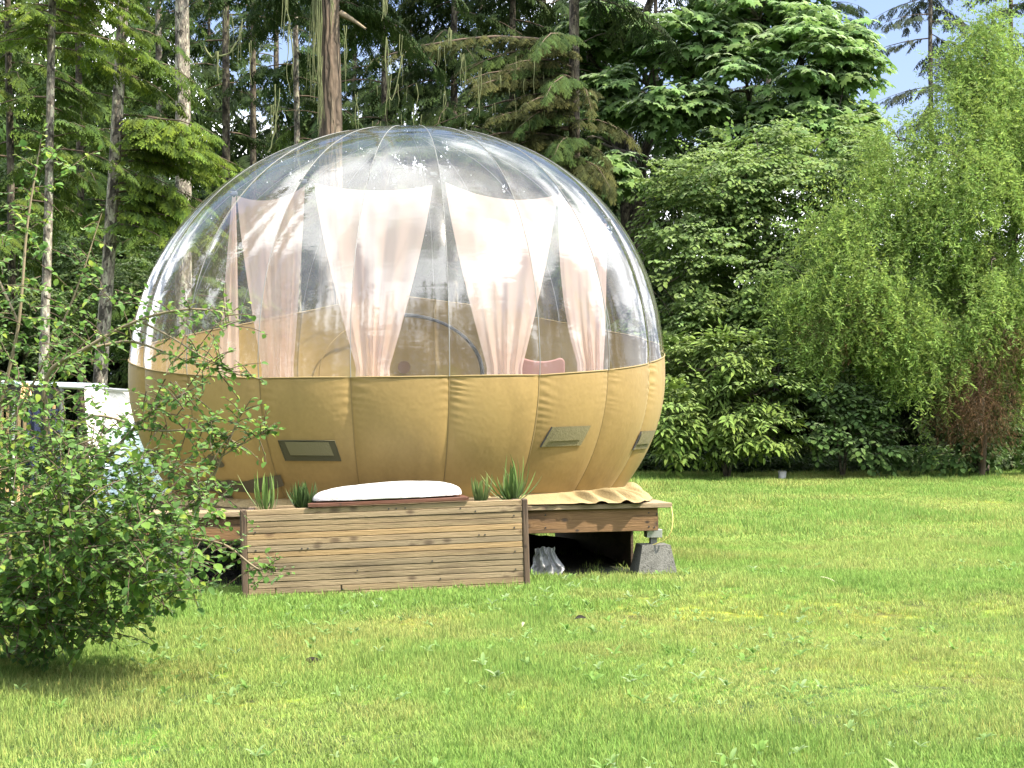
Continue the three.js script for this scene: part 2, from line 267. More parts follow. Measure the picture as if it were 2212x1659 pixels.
{
  const bands = [[4.2, 8.5, 1350, 3, 0.040, 0.042, 0.0036, 18], [8.5, 14, 560, 3, 0.048, 0.055, 0.0052, 20], [14, 27.5, 130, 2, 0.060, 0.11, 0.0095, 26]];
  for (const [d0, d1, dens, vars, h, sprd, thin, n] of bands) for (let k = 0; k < vars; k++) {
    const mats = [], cols = [], area = 0.5 * 0.80 * (d1 * d1 - d0 * d0), cnt = Math.round(area * dens / vars);
    for (let i = 0; i < cnt; i++) {
      const d = Math.sqrt(lerp(d0 * d0, d1 * d1, R())), x = (R() - 0.5) * 0.80 * d, z = -d;
      if (d > edgeD(x) + 0.3 || (inDeck(x, z) && R() < 0.97)) continue; if (d < 14 && sstep(0.50, 0.66, fbm(x * 0.7 + 20, z * 0.7, 2, 4)) * 0.55 > R()) continue;
      const p = fbm(x * 0.7 + 20, z * 0.7, 2, 4), q = noise(x * 3.1, z * 3.1, 6), m = sstep(0.46, 0.66, p) * 0.75 + 0.25 * sstep(0.55, 0.8, q), hs = (0.65 + 0.75 * noise(x * 1.3, z * 1.3, 12)) * rr(0.8, 1.3) * (R() < 0.03 ? 1.8 : 1);
      const br = rr(0.85, 1.15), dryP = sstep(0.66, 0.8, noise(x * 1.9, z * 1.9, 30)) * 0.32 * (d < 15 ? 1 : 0.5);
      cols.push(lin(lerp(lerp(0.205, 0.315, m), 0.36, dryP) * br, lerp(lerp(0.335, 0.39, m), 0.34, dryP) * br, lerp(lerp(0.085, 0.125, m), 0.14, dryP) * br));
      mats.push(new THREE.Matrix4().compose(V(x, gh(x, z), z), new THREE.Quaternion().setFromEuler(new THREE.Euler(rr(-0.15, 0.15), R() * 6.283, rr(-0.15, 0.15))), V(1, hs, 1)));
    }
    const o = many(numbered('grass'), tuftGeo(31 + k + Math.round(d0 * 10), n, h, sprd, thin), M.grass, mats, cols);
    tag(o, d0 < 5 ? 'green grass blades of the lawn nearest the viewer' : d0 < 10 ? 'green grass blades around the planter and deck' : 'green grass of the far lawn before the trees', 'grass', 'grass of the lawn');
  }
  // broad leaves of weeds in the turf
  const g = new Geo(), q = rng(5);
  for (let k = 0; k < 5; k++) { const a = k * 2.4 + q() * 1.6, t = 0.2 + q() * 0.75, f = V(Math.cos(a) * Math.cos(t), Math.sin(t), Math.sin(a) * Math.cos(t)); const s = 0.8 + 0.5 * q(); g.leaf(basis(V(0, 0.01, 0), f, V(0, 1, 0)), 0.085 * s * (0.5 + 0.6 * q()), 0.026 * s, [0.7, 0.8, 0.7], [1.05, 1.05, 1.1], { n: 4, fold: 0.5, curl: 0.55 * q(), peak: 0.6 }); }
  const mats = [], cols = [];
  for (let i = 0; i < 760; i++) { const d = Math.sqrt(lerp(22, 130, R() ** 1.2)), x = (R() - 0.5) * 0.78 * d + (R() < 0.5 ? -0.8 : 0); if (inDeck(x, -d) || noise(x * 1.1, d * 1.1, 77) < 0.40) continue; const s = rr(0.25, 0.75), gy = R() * R(); cols.push(lin(lerp(0.18, 0.29, gy), lerp(0.31, 0.37, gy), lerp(0.07, 0.20, gy))); mats.push(new THREE.Matrix4().compose(V(x, gh(x, -d) + 0.015, -d), new THREE.Quaternion().setFromEuler(new THREE.Euler(rr(-0.2, 0.2), R() * 6.283, rr(-0.2, 0.2))), V(s * rr(0.7, 1.3), s, s))); }
  tag(many('ground_weeds', g.build(), M.leaf, mats, cols), 'pale broad leaves of low weeds scattered through the lawn', 'weeds');
}

// ------------------------------------------------------------------ the bubble tent
const TC = V(-0.93, 0.543, -12.5), A = 2.225, EQ = 1.53 - 0.543, BUP = 2.09, BLO = 1.72, YB = 0.06, N = 20;
const TILT = 0.0137;
function prof(y) { const t = (y - EQ) / (y > EQ ? BUP : BLO), e = y > EQ ? 2.15 : 2.0; return A * Math.pow(Math.max(0, 1 - Math.pow(Math.abs(t), e)), 1 / e); }
const RIM = [[0, 1.468], [27, 1.478], [45, 1.525], [63, 1.60], [80, 1.71], [98, 1.845], [120, 1.99], [144, 2.17], [162, 2.32], [180, 2.415]];
function rimY(th) { let a = Math.abs(((th * 180 / Math.PI + 180) % 360 + 360) % 360 - 180); for (let k = 0; k < RIM.length - 1; k++) if (a <= RIM[k + 1][0]) { const t = (a - RIM[k][0]) / (RIM[k + 1][0] - RIM[k][0]); return lerp(RIM[k][1], RIM[k + 1][1], t) - 0.543; } return RIM[9][1] - 0.543; }
const D18 = Math.PI / 10, SEAM0 = D18 / 2;
function tentP(th, y, off = 0, wr = true) {
  const ph = ((th - SEAM0) / D18 % 1 + 1) % 1, s = Math.min(ph, 1 - ph) * D18, sd = ph < 0.5 ? 1 : -1, idx = Math.round((th - SEAM0) / D18);
  const top = sstep(EQ + BUP, EQ + BUP * 0.6, y) , puff = (Math.pow(Math.sin(Math.PI * ph), 0.8) - 0.6) * (y > rimY(th) ? 0.011 : 0.016) * (0.15 + 0.85 * top);
  let r = prof(y) * (1 + puff) + off;
  if (wr && y < rimY(th) + 0.002) { // puckers of the fabric beside its seams
    const a = 0.019 * Math.exp(-s * 2 / 0.048) * (1 - Math.exp(-s * 2 / 0.012)) * (0.12 + 0.88 * sstep(0.42, 0.85, y)) * Math.pow(noise(idx * 3.7, y * 3.1, 4), 1.6) * (0.3 + 0.7 * noise(idx * 9.1, sd * 4, 1));
    r += a * Math.sin(y * 118 + s * 60 + 9 * noise(y * 9, idx * 5.1, sd) + 4 * noise(s * 20, y * 6, idx)) + 0.003 * (noise(th * 7, y * 3.4, 6) - 0.5);
    r -= 0.012 * Math.exp(-s * 2 / 0.03);
  } else r -= 0.004 * Math.exp(-s * 2 / 0.03) * top;
  const t = Math.max(0, (y - EQ) / BUP);
  return V(r * Math.sin(th) + 0.10 * t * t, y, r * Math.cos(th));
}
const tent = thing('bubble_tent', 'large bubble tent, clear inflated dome over a tan fabric wall, standing on the timber deck', 'tent', TC);
tent.rotation.set(0, 0.0743, TILT, 'ZYX');
tent.updateMatrixWorld();
for (let k = 0; k < N; k++) {
  const t0 = SEAM0 + (k - 1) * D18;
  part('fabric_panel', new Geo().grid(22, 72, (a, b) => { const th = t0 + a * D18 * 0.99999 + 1e-6, y = lerp(YB, rimY(th), b), p = tentP(th, y); return { p, u: th * A, w: y }; }).build(), M.fabric, tent);
  part('clear_panel', new Geo().grid(14, 44, (a, b) => { const th = t0 + a * D18 * 0.99999 + 1e-6, y0 = rimY(th), e = Math.sin(b * Math.PI / 2), y = lerp(y0, EQ + BUP - 0.0005, e), p = tentP(th, y, 0, false); return { p, u: th * A, w: y + b }; }).build(), M.film, tent);
  const line = [], wl = [];
  for (let j = 0; j <= 40; j++) line.push(tentP(t0, lerp(YB, rimY(t0), j / 40), 0.002));
  for (let j = 0; j <= 40; j++) wl.push(tentP(t0, lerp(rimY(t0), EQ + BUP - 0.004, Math.sin(j / 40 * Math.PI / 2)), 0.003, false));
  part('seam', new Geo().tube(line, () => 0.0042, 5, 0.6, k).build(), M.thread, tent);
  part('weld_seam', new Geo().tube(wl, (t) => 0.0032 * (1 - 0.5 * t), 5).build(), M.weld, tent);
}
{ const ring = []; for (let j = 0; j <= 240; j++) { const th = j / 240 * 2 * Math.PI; ring.push(tentP(th, rimY(th), 0.001)); } part('rim_band', new Geo().tube(ring, () => 0.006, 6).build(), M.thread, tent);
  // skirt lying in folds on the deck
  part('skirt', new Geo().grid(420, 9, (a, b) => { const th = a * 2 * Math.PI, p = tentP(th, YB, 0, false), n = fbm(Math.cos(th) * 9, Math.sin(th) * 9, 3, 3), f = Math.sin(th * 52 + 6 * n) * Math.pow(noise(th * 6.5, 2, 2), 1.2), o = b * (0.13 + 0.05 * n), L = Math.hypot(p.x, p.z) - 0.012; const y = lerp(YB + 0.012, 0.006, Math.pow(b, 0.55)) + Math.max(0, f) * 0.075 * Math.sin(Math.PI * Math.min(1, b * 0.9)) + 0.004; const q = V(Math.sin(th) * (L + o), y, Math.cos(th) * (L + o)), tt = th > Math.PI ? th - 2 * Math.PI : th, ex = sstep(0.15, 0.5, tt) * (1 - sstep(1.0, 1.45, tt)), zf = 1.985 - 0.03 * noise(th * 30, 1); if (ex > 0) q.z = lerp(q.z, Math.max(q.z, lerp(p.z, zf, b)), ex); return { p: q, u: th * 2, w: b * 0.4 }; }).build(), M.skirt, tent);
  const fl = new THREE.CircleGeometry(prof(YB) - 0.02, 64); fl.rotateX(-Math.PI / 2); fl.translate(0, 0.03, 0); part('groundsheet', fl, M.tape, tent);
}
// a piece lying on the tent wall
function patch(name, th0, th1, y0, y1, off, m, parent, warp) {
  return part(name, new Geo().grid(18, 10, (a, b) => { let th = lerp(th0, th1, a), y = lerp(y0, y1, b); if (warp) [th, y] = warp(a, b, th, y); return { p: tentP(th, y, off, false), u: th * A, w: y }; }).build(), m, parent);
}
const deg = Math.PI / 180;
for (const [c, y, w, light, lean] of [[-17.5, 0.42, 5.7, 0, -0.7], [33.6, 0.495, 5.0, 1, 1.6], [65, 0.45, 5.2, 1, 1.4], [-66, 0.35, 5.0, 0, -1.2]]) {
  const wf = (a, b, th, yy) => [th + lean * deg * b, yy + 0.012 * (a - 0.5) * (light ? 0.5 : -0.5)];
  const v = patch('vent', (c - w) * deg, (c + w) * deg, y - 0.075, y + 0.07, 0.010, light ? M.meshLight : M.mesh, tent, wf);
  patch('vent_flap', (c - w * 0.74) * deg, (c + w * 0.80) * deg, y - 0.035, y + 0.06, 0.018, light ? M.meshLight : M.meshLight, v, wf);
  const e = []; for (const [a, b] of (light ? [[0, 1], [0, 0.6], [0, 0.3], [0, 0]] : [[0, 0], [0, 0.5], [0, 1], [0.5, 1], [1, 1], [1, 0.5], [1, 0]])) { const [th, yy] = wf(a, b, lerp(c - w, c + w, a) * deg, lerp(y - 0.075, y + 0.07, b)); e.push(tentP(th, yy, 0.012, false)); }
  part('binding', new Geo().tube(e, () => light ? 0.006 : 0.004, 5).build(), light ? M.zip : M.mesh, v);
}
patch('repair_tape', -56 * deg, -25.5 * deg, 0.115, 0.20, 0.012, M.tape, tent, (a, b, th, y) => [th, y + (a > 0.72 ? (a - 0.72) * 0.16 : 0) + 0.02 * (noise(a * 9, b * 0.7, 3) - 0.5) - (a < 0.2 ? 0.01 : 0)]).userData.label = 'long dark grey strip of repair tape';
patch('round_patch', -42.5 * deg, -38.8 * deg, 0.30, 0.385, 0.012, M.tape, tent, (a, b, th, y) => { const u = a * 2 - 1, v = b * 2 - 1, k = Math.sqrt(1 - 0.5 * v * v), j = Math.sqrt(1 - 0.5 * u * u); return [(-40.6 + u * k * 2.0 - v * 0.8) * deg, 0.343 + v * j * 0.045]; });
patch('square_patch', -46 * deg, -41 * deg, 0.062, 0.11, 0.012, M.tape, tent);

// rays through the tent: where the sight line enters and leaves it
const inv = tent.matrixWorld.clone().invert();
function tentHit(px, py, back = false, scale = 0.985) {
  let first = 0, last = 0;
  for (let d = 9.6; d < 15.6; d += 0.01) { const p = at(px, py, d).applyMatrix4(inv), t = Math.max(0, (p.y - EQ) / BUP); if (p.y > YB && p.y < EQ + BUP && Math.hypot(p.x - 0.1 * t * t, p.z) < prof(p.y) * scale) { if (!first) first = d; last = d; } }
  return at(px, py, back ? last : first);
}
const L = (p) => p.clone().applyMatrix4(inv);
{ // doorway in the back wall: zip arch, round disc, seams of the inner wall are the panels' own
  const a = []; for (let k = 0; k <= 36; k++) { const t = lerp(-0.05, Math.PI + 0.05, k / 36); a.push(L(tentHit(866 + 176 * Math.cos(t), 808 - 128 * Math.sin(t), true, 0.975))); }
  part('door_zip', new Geo().tube(a.slice(0, 21), () => 0.021, 6, 0.25, 3).build(), M.zip, tent);
  part('door_flap_edge', new Geo().tube(a.slice(20), () => 0.008, 6, 0.25, 3).build(), M.fabric, tent);
  const c = L(tentHit(873, 793, true, 0.97)), g = new THREE.CylinderGeometry(0.062, 0.062, 0.014, 28); g.rotateX(Math.PI / 2); const o = part('door_disc', g, M.brown, tent); o.position.copy(c);
  // tabs that hold the curtains
  for (const [px, py] of [[655, 392], [937, 376], [1207, 406], [505, 418], [1312, 476]]) { const p = L(tentHit(px, py)); const h = part('hanging_tab', box(0.055, 0.03, 0.03, 0.006), M.dullSteel, tent); h.position.copy(p); }
}
// sheer curtains: [top left, top right, gather left, gather right, sag, label]
const CUR = [
  [[500, 422], [508, 420], [466, 828], [517, 828], 4, 'narrow straight pale pink sheer curtain, leftmost in the bubble tent', 0],
  [[510, 421], [657, 400], [563, 828], [632, 828], 20, 'pale pink sheer curtain tied low, second from left in the bubble tent', 1],
  [[678, 394], [934, 398], [768, 828], [840, 828], 14, 'wide pale pink sheer curtain hanging left of the round brown disc', 1],
  [[962, 392], [1204, 420], [1052, 828], [1128, 826], 22, 'wide pale pink sheer curtain hanging in front of the mauve chair', 1],
  [[1207, 414], [1311, 482], [1248, 816], [1304, 812], 16, 'pale pink sheer curtain tied low, rightmost in the bubble tent', 1],
];
for (const [tl, tr, bl, br, sag, label, tied] of CUR) {
  const P = [tl, tr].map(([x, y]) => tentHit(x, y, false, 0.97)), dl = -P[0].z, dr = -P[1].z, q = rng(Math.round(tl[0])), ph = q() * 6;
  const nf = tied ? 3 : 1.5, g = new Geo(); const drop = 1.18;
  g.grid(72, 60, (s, t) => {
    // depth: at its hooks on the dome, then plumb down; the gather sits at mid span
    const d = lerp(dl, dr, s), yT = lerp(tl[1], tr[1], s) + sag * (1 - Math.pow(2 * s - 1, 2)), yB = lerp(bl[1], br[1], s);
    const k = tied ? (t < 0.92 ? Math.pow(t / 0.92, 1.25) * (tl[0] > 1200 ? Math.pow(t / 0.92, 1.6) : 1) : 1 - (t - 0.92) * 0.4) : t, bx = lerp(bl[0], br[0], s), x = lerp(lerp(tl[0], tr[0], s), bx, k);
    const p = at(x, lerp(yT, yB, t) + Math.max(0, t - 0.9) * 160, lerp(d, (dl + dr) / 2, k * 0.8));
    const f = (Math.sin(s * nf * 6.283 + ph + 1.2 * Math.sin(s * 7 + ph)) * 0.6 + 0.4 * Math.sin(s * nf * 11 + ph * 2 + 2.5 * noise(s * 6, ph) + t)) * (tied ? 0.012 + 0.026 * k : 0.012) * sstep(0, 0.08, t);
    p.z -= f + 0.03; return { p, u: s, w: t };
  });
  const o = part(numbered('curtain'), g.build(), M.sheer, scene); o.geometry.translate(-P[0].x, -P[0].y, -P[0].z); o.position.copy(P[0]);
  tag(o, label, 'curtain', 'sheer pink curtains in the bubble tent');
}
{ // armchair in the tent
  const p = at(1176, 776, 12.6), fy = 0.575, t = thing('armchair', 'mauve upholstered chair whose backrest shows above the tan tent wall', 'chair', [p.x, fy, p.z]);
  t.rotation.y = 0.12; const H = p.y - fy;
  const bk = new Geo().grid(24, 1, () => ({ p: V(0, 0, 0), u: 0, w: 0 })); // replaced below
  const sh = new THREE.Shape(), w = 0.185; sh.moveTo(-w, 0.3); sh.lineTo(-w, H - 0.03); sh.quadraticCurveTo(-w, H, -w + 0.03, H); sh.quadraticCurveTo(0, H - 0.055, w - 0.03, H + 0.005); sh.quadraticCurveTo(w, H, w, H - 0.03); sh.lineTo(w, 0.3); sh.closePath();
  const g = new THREE.ExtrudeGeometry(sh, { depth: 0.07, bevelEnabled: true, bevelSize: 0.015, bevelThickness: 0.02, bevelSegments: 3, curveSegments: 14 }); g.translate(0, 0, -0.22); part('backrest', g, M.mauve, t);
  const s = new RoundedBoxGeometry(0.46, 0.12, 0.44, 3, 0.035); s.translate(0, 0.40, 0); part('seat', s, M.mauve, t);
  for (const [x, z] of [[-0.19, 0.18], [0.19, 0.18], [-0.19, -0.18], [0.19, -0.18]]) { const l = new THREE.CylinderGeometry(0.018, 0.012, 0.335, 8); l.translate(x, 0.1675, z); part('leg', l, M.blackWood, t); }
}

// ------------------------------------------------------------------ deck
const deck = thing('timber_deck', 'low timber deck under the bubble tent with a heavy front beam', 'deck', [-0.93, 0.543, -12.5]);
deck.rotation.set(0, 0.14, TILT, 'ZYX'); deck.updateMatrixWorld();
{
  const x0 = -2.1, x1 = 1.83, z0 = -2.2, z1 = 2.02, W = x1 - x0, T = 0.034, n = 30, bw = (z1 - z0) / n, g = [box(W, T, bw - 0.006, 0.003), box(W - 0.006, T, bw - 0.006, 0.003)];
  for (let k = 0; k < n; k++) { const o = part('deck_board', g[k % 2], k % 3 ? M.deckBoard : M.plank[k % 9], deck); o.position.set((x0 + x1) / 2, -T / 2, z1 - bw * (k + 0.5)); }
  const put = (name, geom, m, x, y, z) => { const o = part(name, geom, m, deck); o.position.set(x, y, z); return o; };
  put('front_beam', box(W - 0.10, 0.165, 0.04, 0.004), M.beam, (x0 + x1) / 2 - 0.05, -T - 0.0845, z1 - 0.05);
  put('side_beam', box(0.04, 0.16, z1 - z0 - 0.16, 0.004), M.beam, x1 - 0.125, -T - 0.084, -0.10);
  put('side_beam', box(0.04, 0.16, z1 - z0 - 0.16, 0.004), M.beam, x0 + 0.06, -T - 0.084, -0.10);
  put('added_shade_board', box(0.022, 0.40, z1 - z0 - 0.75, 0.004), M.darkWood, x1 - 0.16, -T - 0.36, -0.36);  // added board, hides the lit lawn behind so the space underneath stays dark
  for (let k = 0; k < 7; k++) put('joist', box(0.04, 0.14, z1 - z0 - 0.22, 0.004), M.beam, lerp(x0 + 0.5, x1 - 0.5, k / 6), -T - 0.074, -0.1);
  for (const z of [0.1, -1.9]) put('cross_beam', box(W - 0.3, 0.15, 0.09, 0.004), M.darkWood, (x0 + x1) / 2, -T - 0.225, z);
  // the deck's boards have screw heads along the beam
  for (const [x, y] of [[0.9, -0.07], [0.9, -0.16], [1.66, -0.07], [1.72, -0.08], [1.70, -0.175], [1.66, -0.17], [0.45, -0.1]]) { const s = new THREE.CylinderGeometry(0.006, 0.006, 0.008, 10); s.rotateX(Math.PI / 2); put('bolt', s, M.zip, x, y, z1 - 0.03); }
}
// pier blocks, each a thing, under the deck
function pierBlock(p, label, group) {
  const t = thing('pier_block', label, 'pier block', p, group); t.rotation.y = 0.14;
  const g = new THREE.CylinderGeometry(0.148, 0.205, 0.205, 4, 3, false, Math.PI / 4); g.translate(0, 0.1, 0); const u = g.attributes.uv, q = g.attributes.position; for (let i = 0; i < q.count; i++) u.setXY(i, q.getX(i) + q.getZ(i) * 0.7, q.getY(i)); const ng = g.toNonIndexed(); ng.computeVertexNormals(); part('block', ng, M.concrete, t);
  const b = box(0.115, 0.06, 0.10, 0.003); b.translate(0, 0.283, 0); part('bracket', b, M.steel, t);
  const b2 = box(0.05, 0.055, 0.05, 0.003); b2.translate(0, 0.229, 0); part('bracket_stem', b2, M.dullSteel, t);
  const ps = box(0.10, 0.10, 0.09, 0.003); ps.translate(-0.02, 0.362, 0); part('post', ps, M.darkWood, t); return t;
}
{ const p = at(1411, 1232, 10.88); p.y -= 0.01; pierBlock([p.x, p.y, p.z], 'grey concrete pier block carrying the right front corner of the deck');
  const wp = V(-1.75, -0.44, 1.9).applyMatrix4(deck.matrixWorld); pierBlock([wp.x, wp.y - 0.03, wp.z], 'concrete pier block in the dark under the left end of the deck'); }
{ // heap of dark soil in the shade under the deck
  const c = V(-0.5, 0, -13.3), g = new Geo().grid(80, 24, (a, w) => { const x = lerp(-2.2, 1.15, a), z = lerp(-0.9, 0.75, w), e = Math.sin(Math.PI * a) ** 0.4 * Math.sin(Math.PI * w) ** 0.7, hx = c.x + x + z * -0.14, hz = c.z + z - x * 0.14; return { p: V(hx, gh(hx, hz) - 0.03 + e * (0.17 + 0.10 * (fbm(hx * 3, hz * 3, 2, 4) - 0.4) + 0.03 * noise(hx * 14, hz * 14)), hz).sub(c), u: x, w: z }; }).build();
  const o = part('soil_heap', g, M.soil, scene); o.position.copy(c); tag(o, 'low heap of dark soil in the deep shade under the deck', 'soil'); }
{ // yellow cord
  const a = [at(1450, 1095, 10.74), at(1453, 1120, 10.72), at(1449, 1150, 10.72), at(1437, 1166, 10.75), at(1418, 1174, 10.80), at(1404, 1180, 10.83)]; tag(part('cord', new Geo().tube(curve(a, 30), () => 0.0045, 6).build(), M.cord, scene), 'thin yellow cord hanging from the right corner of the deck', 'cord'); }
{ // crumpled clear plastic
  const c = at(1176, 1180, 10.78), g = new Geo().grid(56, 64, (a, w) => { const f = (s, k) => Math.abs(fbm(a * k + s, w * k * 0.8, s, 4) * 2 - 1), x = (a - 0.5) * lerp(0.14, 0.30, w) * (1 + 0.25 * (noise(w * 7, 1) - 0.5)) + 0.05 * (noise(w * 4, 3) - 0.5), z = 0.06 * (f(2, 3.2) - 0.3) + 0.035 * (f(9, 8) - 0.3) + 0.035 * Math.sin(a * 20 + 7 * noise(w * 3, a * 2)) * (1 - 0.4 * w), y = -0.30 * w + 0.03 * (noise(a * 7, w * 2, 5) - 0.5); return { p: V(x, y, z), u: a, w }; }).build();
  const o = part('plastic_sheet', g, M.plastic, scene); o.position.copy(c); tag(o, 'crumpled clear plastic sheet hanging under the deck beside the planter', 'plastic sheet'); }

// ------------------------------------------------------------------ planter
const planter = thing('planter', 'long raised planter of stacked weathered planks standing before the deck', 'planter', [-0.823, 0.0, -9.875]);
planter.rotation.set(0, 0.139, 0.0325, 'ZYX'); planter.updateMatrixWorld();
{
  const Lg = 1.83, n = 15, H = 0.60, hh = H / n; const gs = [];
  for (let v = 0; v < 4; v++) { const g = box(Lg, hh - 0.0028, 0.045, 0.0035), p = g.attributes.position; for (let i = 0; i < p.count; i++) { const x = p.getX(i); p.setZ(i, p.getZ(i) + 0.004 * (noise(x * 4, v * 7) - 0.5)); p.setY(i, p.getY(i) + 0.0016 * (noise(x * 5, v * 9 + 3) - 0.5)); } gs.push(g); }
  const q = rng(99), row = (k) => { const o = part('plank', gs[k % 4], M.plank[Math.floor(q() * 9)], planter); o.position.set((q() - 0.5) * 0.006, (k + 0.5) * hh + 0.005, -0.0225 + (q() - 0.5) * 0.007); o.rotation.z = (q() - 0.5) * 0.0016; };
  for (let k = 0; k < n; k++) if (k !== 1) row(k);
  for (const [a, b] of [[-0.915, -0.74], [-0.736, -0.31], [-0.306, 0.915]]) { const o = part('plank', box(b - a - 0.003, hh - 0.003, 0.045, 0.0035), M.plank[3 + Math.floor(q() * 3)], planter); o.position.set((a + b) / 2, 1.5 * hh + 0.005, -0.0225); }
  for (let k = 0; k < n; k++) for (const s of [-1, 1]) { const o = part('end_plank', box(0.045, hh - 0.003, 0.37, 0.003), M.darkWood, planter); o.position.set(s * (Lg / 2 - 0.023), (k + 0.5) * hh + 0.005, -0.045 - 0.19); }
  for (let k = 0; k < n; k++) { const o = part('back_plank', gs[(k + 1) % 4], M.plank[k % 9], planter); o.position.set(0, (k + 0.5) * hh + 0.005, -0.45); }
  const pg = box(0.042, H + 0.012, 0.05, 0.012); for (const s of [-1, 1]) { const o = part('corner_post', pg, M.darkWood, planter); o.position.set(s * (Lg / 2 + 0.0215), H / 2 + 0.004, -0.018); }
  const so = new Geo().grid(40, 8, (a, b) => ({ p: V(lerp(-Lg / 2 + 0.047, Lg / 2 - 0.047, a), H - 0.05 + 0.035 * (noise(a * 14, b * 4, 1) - 0.3), lerp(-0.047, -0.426, b)), u: a * 1.8, w: b * 0.4 })); part('soil', so.build(), M.soil, planter);
  const hole = new THREE.CylinderGeometry(0.0055, 0.0055, 0.004, 10); hole.rotateX(Math.PI / 2);
  for (const [x, k] of [[-0.56, 8], [-0.52, 8], [0.02, 14], [0.07, 14], [0.13, 14], [0.62, 9], [0.66, 9], [0.6, 13], [0.5, 13.6], [-0.86, 2], [-0.86, 5], [-0.86, 8], [-0.86, 11], [0.86, 3], [0.86, 6], [0.86, 10], [0.86, 12], [-0.3, 1], [-0.2, 4], [0.3, 5], [0.35, 2]]) { const o = part('nail_hole', hole, M.zip, planter); o.position.set(x, (k + 0.45) * hh, 0.0045); }
}
const PW = (x, y, z) => V(x, y, z).applyMatrix4(planter.matrixWorld);
{ // board and white cushion on the planter
  const p = PW(0.022, 0.622, -0.16), t = thing('bench_board', 'red-brown wooden board lying across the top of the planter', 'board', p); t.rotation.set(0, 0.139, 0.0375, 'ZYX');
  const o = part('board', box(1.07, 0.024, 0.36, 0.004), M.redWood, t); o.position.y = 0.0;
  const g = new THREE.SphereGeometry(1, 72, 40), q = g.attributes.position;
  for (let i = 0; i < q.count; i++) {
    let x = q.getX(i), y = q.getY(i), z = q.getZ(i); const se = (v, e) => Math.sign(v) * Math.pow(Math.abs(v), e);
    const bx = se(x, 0.72), bz = se(z, 0.75), bulge = 0.10 * (1 + 0.12 * bx - 0.10 * bx * bx), yy = y > 0 ? se(y, 0.72) * bulge : y * 0.012;
    const wr = 0.010 * (fbm(bx * 7, bz * 4, 3, 4) - 0.5) + 0.004 * Math.pow(Math.abs(bx), 4) * Math.sin(bz * 40 + bx * 9) + 0.006 * Math.exp(-Math.pow((bx + 0.45) * 9, 2)) * Math.sin(bx * 110) * (z > 0 ? 1 : 0) * Math.max(0, 0.7 - y);
    q.setXYZ(i, bx * 0.505, 0.026 + yy + (y > 0 ? wr : 0), bz * 0.18 + wr);
  }
  g.computeVertexNormals(); const c = part('cushion', g, M.white, scene); c.position.copy(p); c.rotation.set(0, 0.139, 0.0375, 'ZYX'); tag(c, 'long plump white cushion lying on the board over the planter', 'cushion');
}
function sword(name, label, p, n, h, seed, tone, spread = 0.5) { // a clump of sword leaves
  const q = rng(seed), t = thing(name, label, 'plant', p);
  for (let k = 0; k < n; k++) { const a = q() * 6.283, tl = 0.06 + spread * 1.25 * q(), f = V(Math.cos(a) * Math.sin(tl), Math.cos(tl), Math.sin(a) * Math.sin(tl)), s = 0.7 + 0.6 * q(); const g = new Geo().leaf(basis(V(Math.cos(a) * 0.05 * q(), 0, Math.sin(a) * 0.04 * q()), f, V(Math.cos(a), 0.3, Math.sin(a))), h * (0.55 + 0.5 * q()), 0.021 * (0.7 + 0.5 * q()), tone.map((v) => v * 0.7 * s), tone.map((v) => v * 1.1 * s), { n: 7, fold: 0.4, curl: 0.1 + 0.5 * spread * q(), peak: 0.3 }); part('leaf', g.build(), M.glossLeaf, t); }
}
sword('iris_plant', 'tall pale green sword-leaved plant at the left end of the planter', at(575, 1104, 9.95), 20, 0.29, 3, [0.16, 0.26, 0.07], 0.5);
sword('grassy_plant', 'dark grassy plant in the planter between the iris and the cushion', at(655, 1100, 9.98), 60, 0.19, 4, [0.05, 0.09, 0.025], 0.75);
sword('iris_plant', 'small upright sword-leaved plant right of the white cushion', at(1040, 1086, 10.15), 26, 0.21, 8, [0.13, 0.19, 0.06], 0.5);
sword('iris_plant', 'bushy sword-leaved plant at the right end of the planter', at(1106, 1084, 10.17), 44, 0.29, 6, [0.10, 0.17, 0.045], 0.9);
// ------------------------------------------------------------------ foliage building blocks (each a few leaves or needles, set many times)
function firSpray(seed, o = {}) {
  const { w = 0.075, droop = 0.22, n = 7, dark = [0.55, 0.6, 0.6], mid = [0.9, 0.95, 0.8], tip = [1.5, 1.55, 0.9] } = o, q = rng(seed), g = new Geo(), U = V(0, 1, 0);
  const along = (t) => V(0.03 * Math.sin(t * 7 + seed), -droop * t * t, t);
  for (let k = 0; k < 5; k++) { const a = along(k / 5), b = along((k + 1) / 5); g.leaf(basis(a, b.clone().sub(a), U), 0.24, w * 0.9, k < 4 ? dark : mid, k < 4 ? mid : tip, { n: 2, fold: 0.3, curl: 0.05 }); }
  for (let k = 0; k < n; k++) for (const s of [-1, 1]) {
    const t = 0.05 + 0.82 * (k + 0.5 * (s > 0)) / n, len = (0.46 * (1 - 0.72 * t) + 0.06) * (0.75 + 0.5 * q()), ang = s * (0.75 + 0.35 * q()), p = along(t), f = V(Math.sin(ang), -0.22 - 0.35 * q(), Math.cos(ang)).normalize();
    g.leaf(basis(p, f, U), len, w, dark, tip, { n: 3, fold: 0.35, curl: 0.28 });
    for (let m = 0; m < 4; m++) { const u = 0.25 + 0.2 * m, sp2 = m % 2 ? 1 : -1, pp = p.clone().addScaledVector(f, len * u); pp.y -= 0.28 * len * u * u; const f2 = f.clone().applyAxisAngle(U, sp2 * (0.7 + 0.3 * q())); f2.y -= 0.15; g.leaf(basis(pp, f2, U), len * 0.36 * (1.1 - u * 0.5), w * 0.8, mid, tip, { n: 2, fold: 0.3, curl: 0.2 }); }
  }
  return g.build();
}
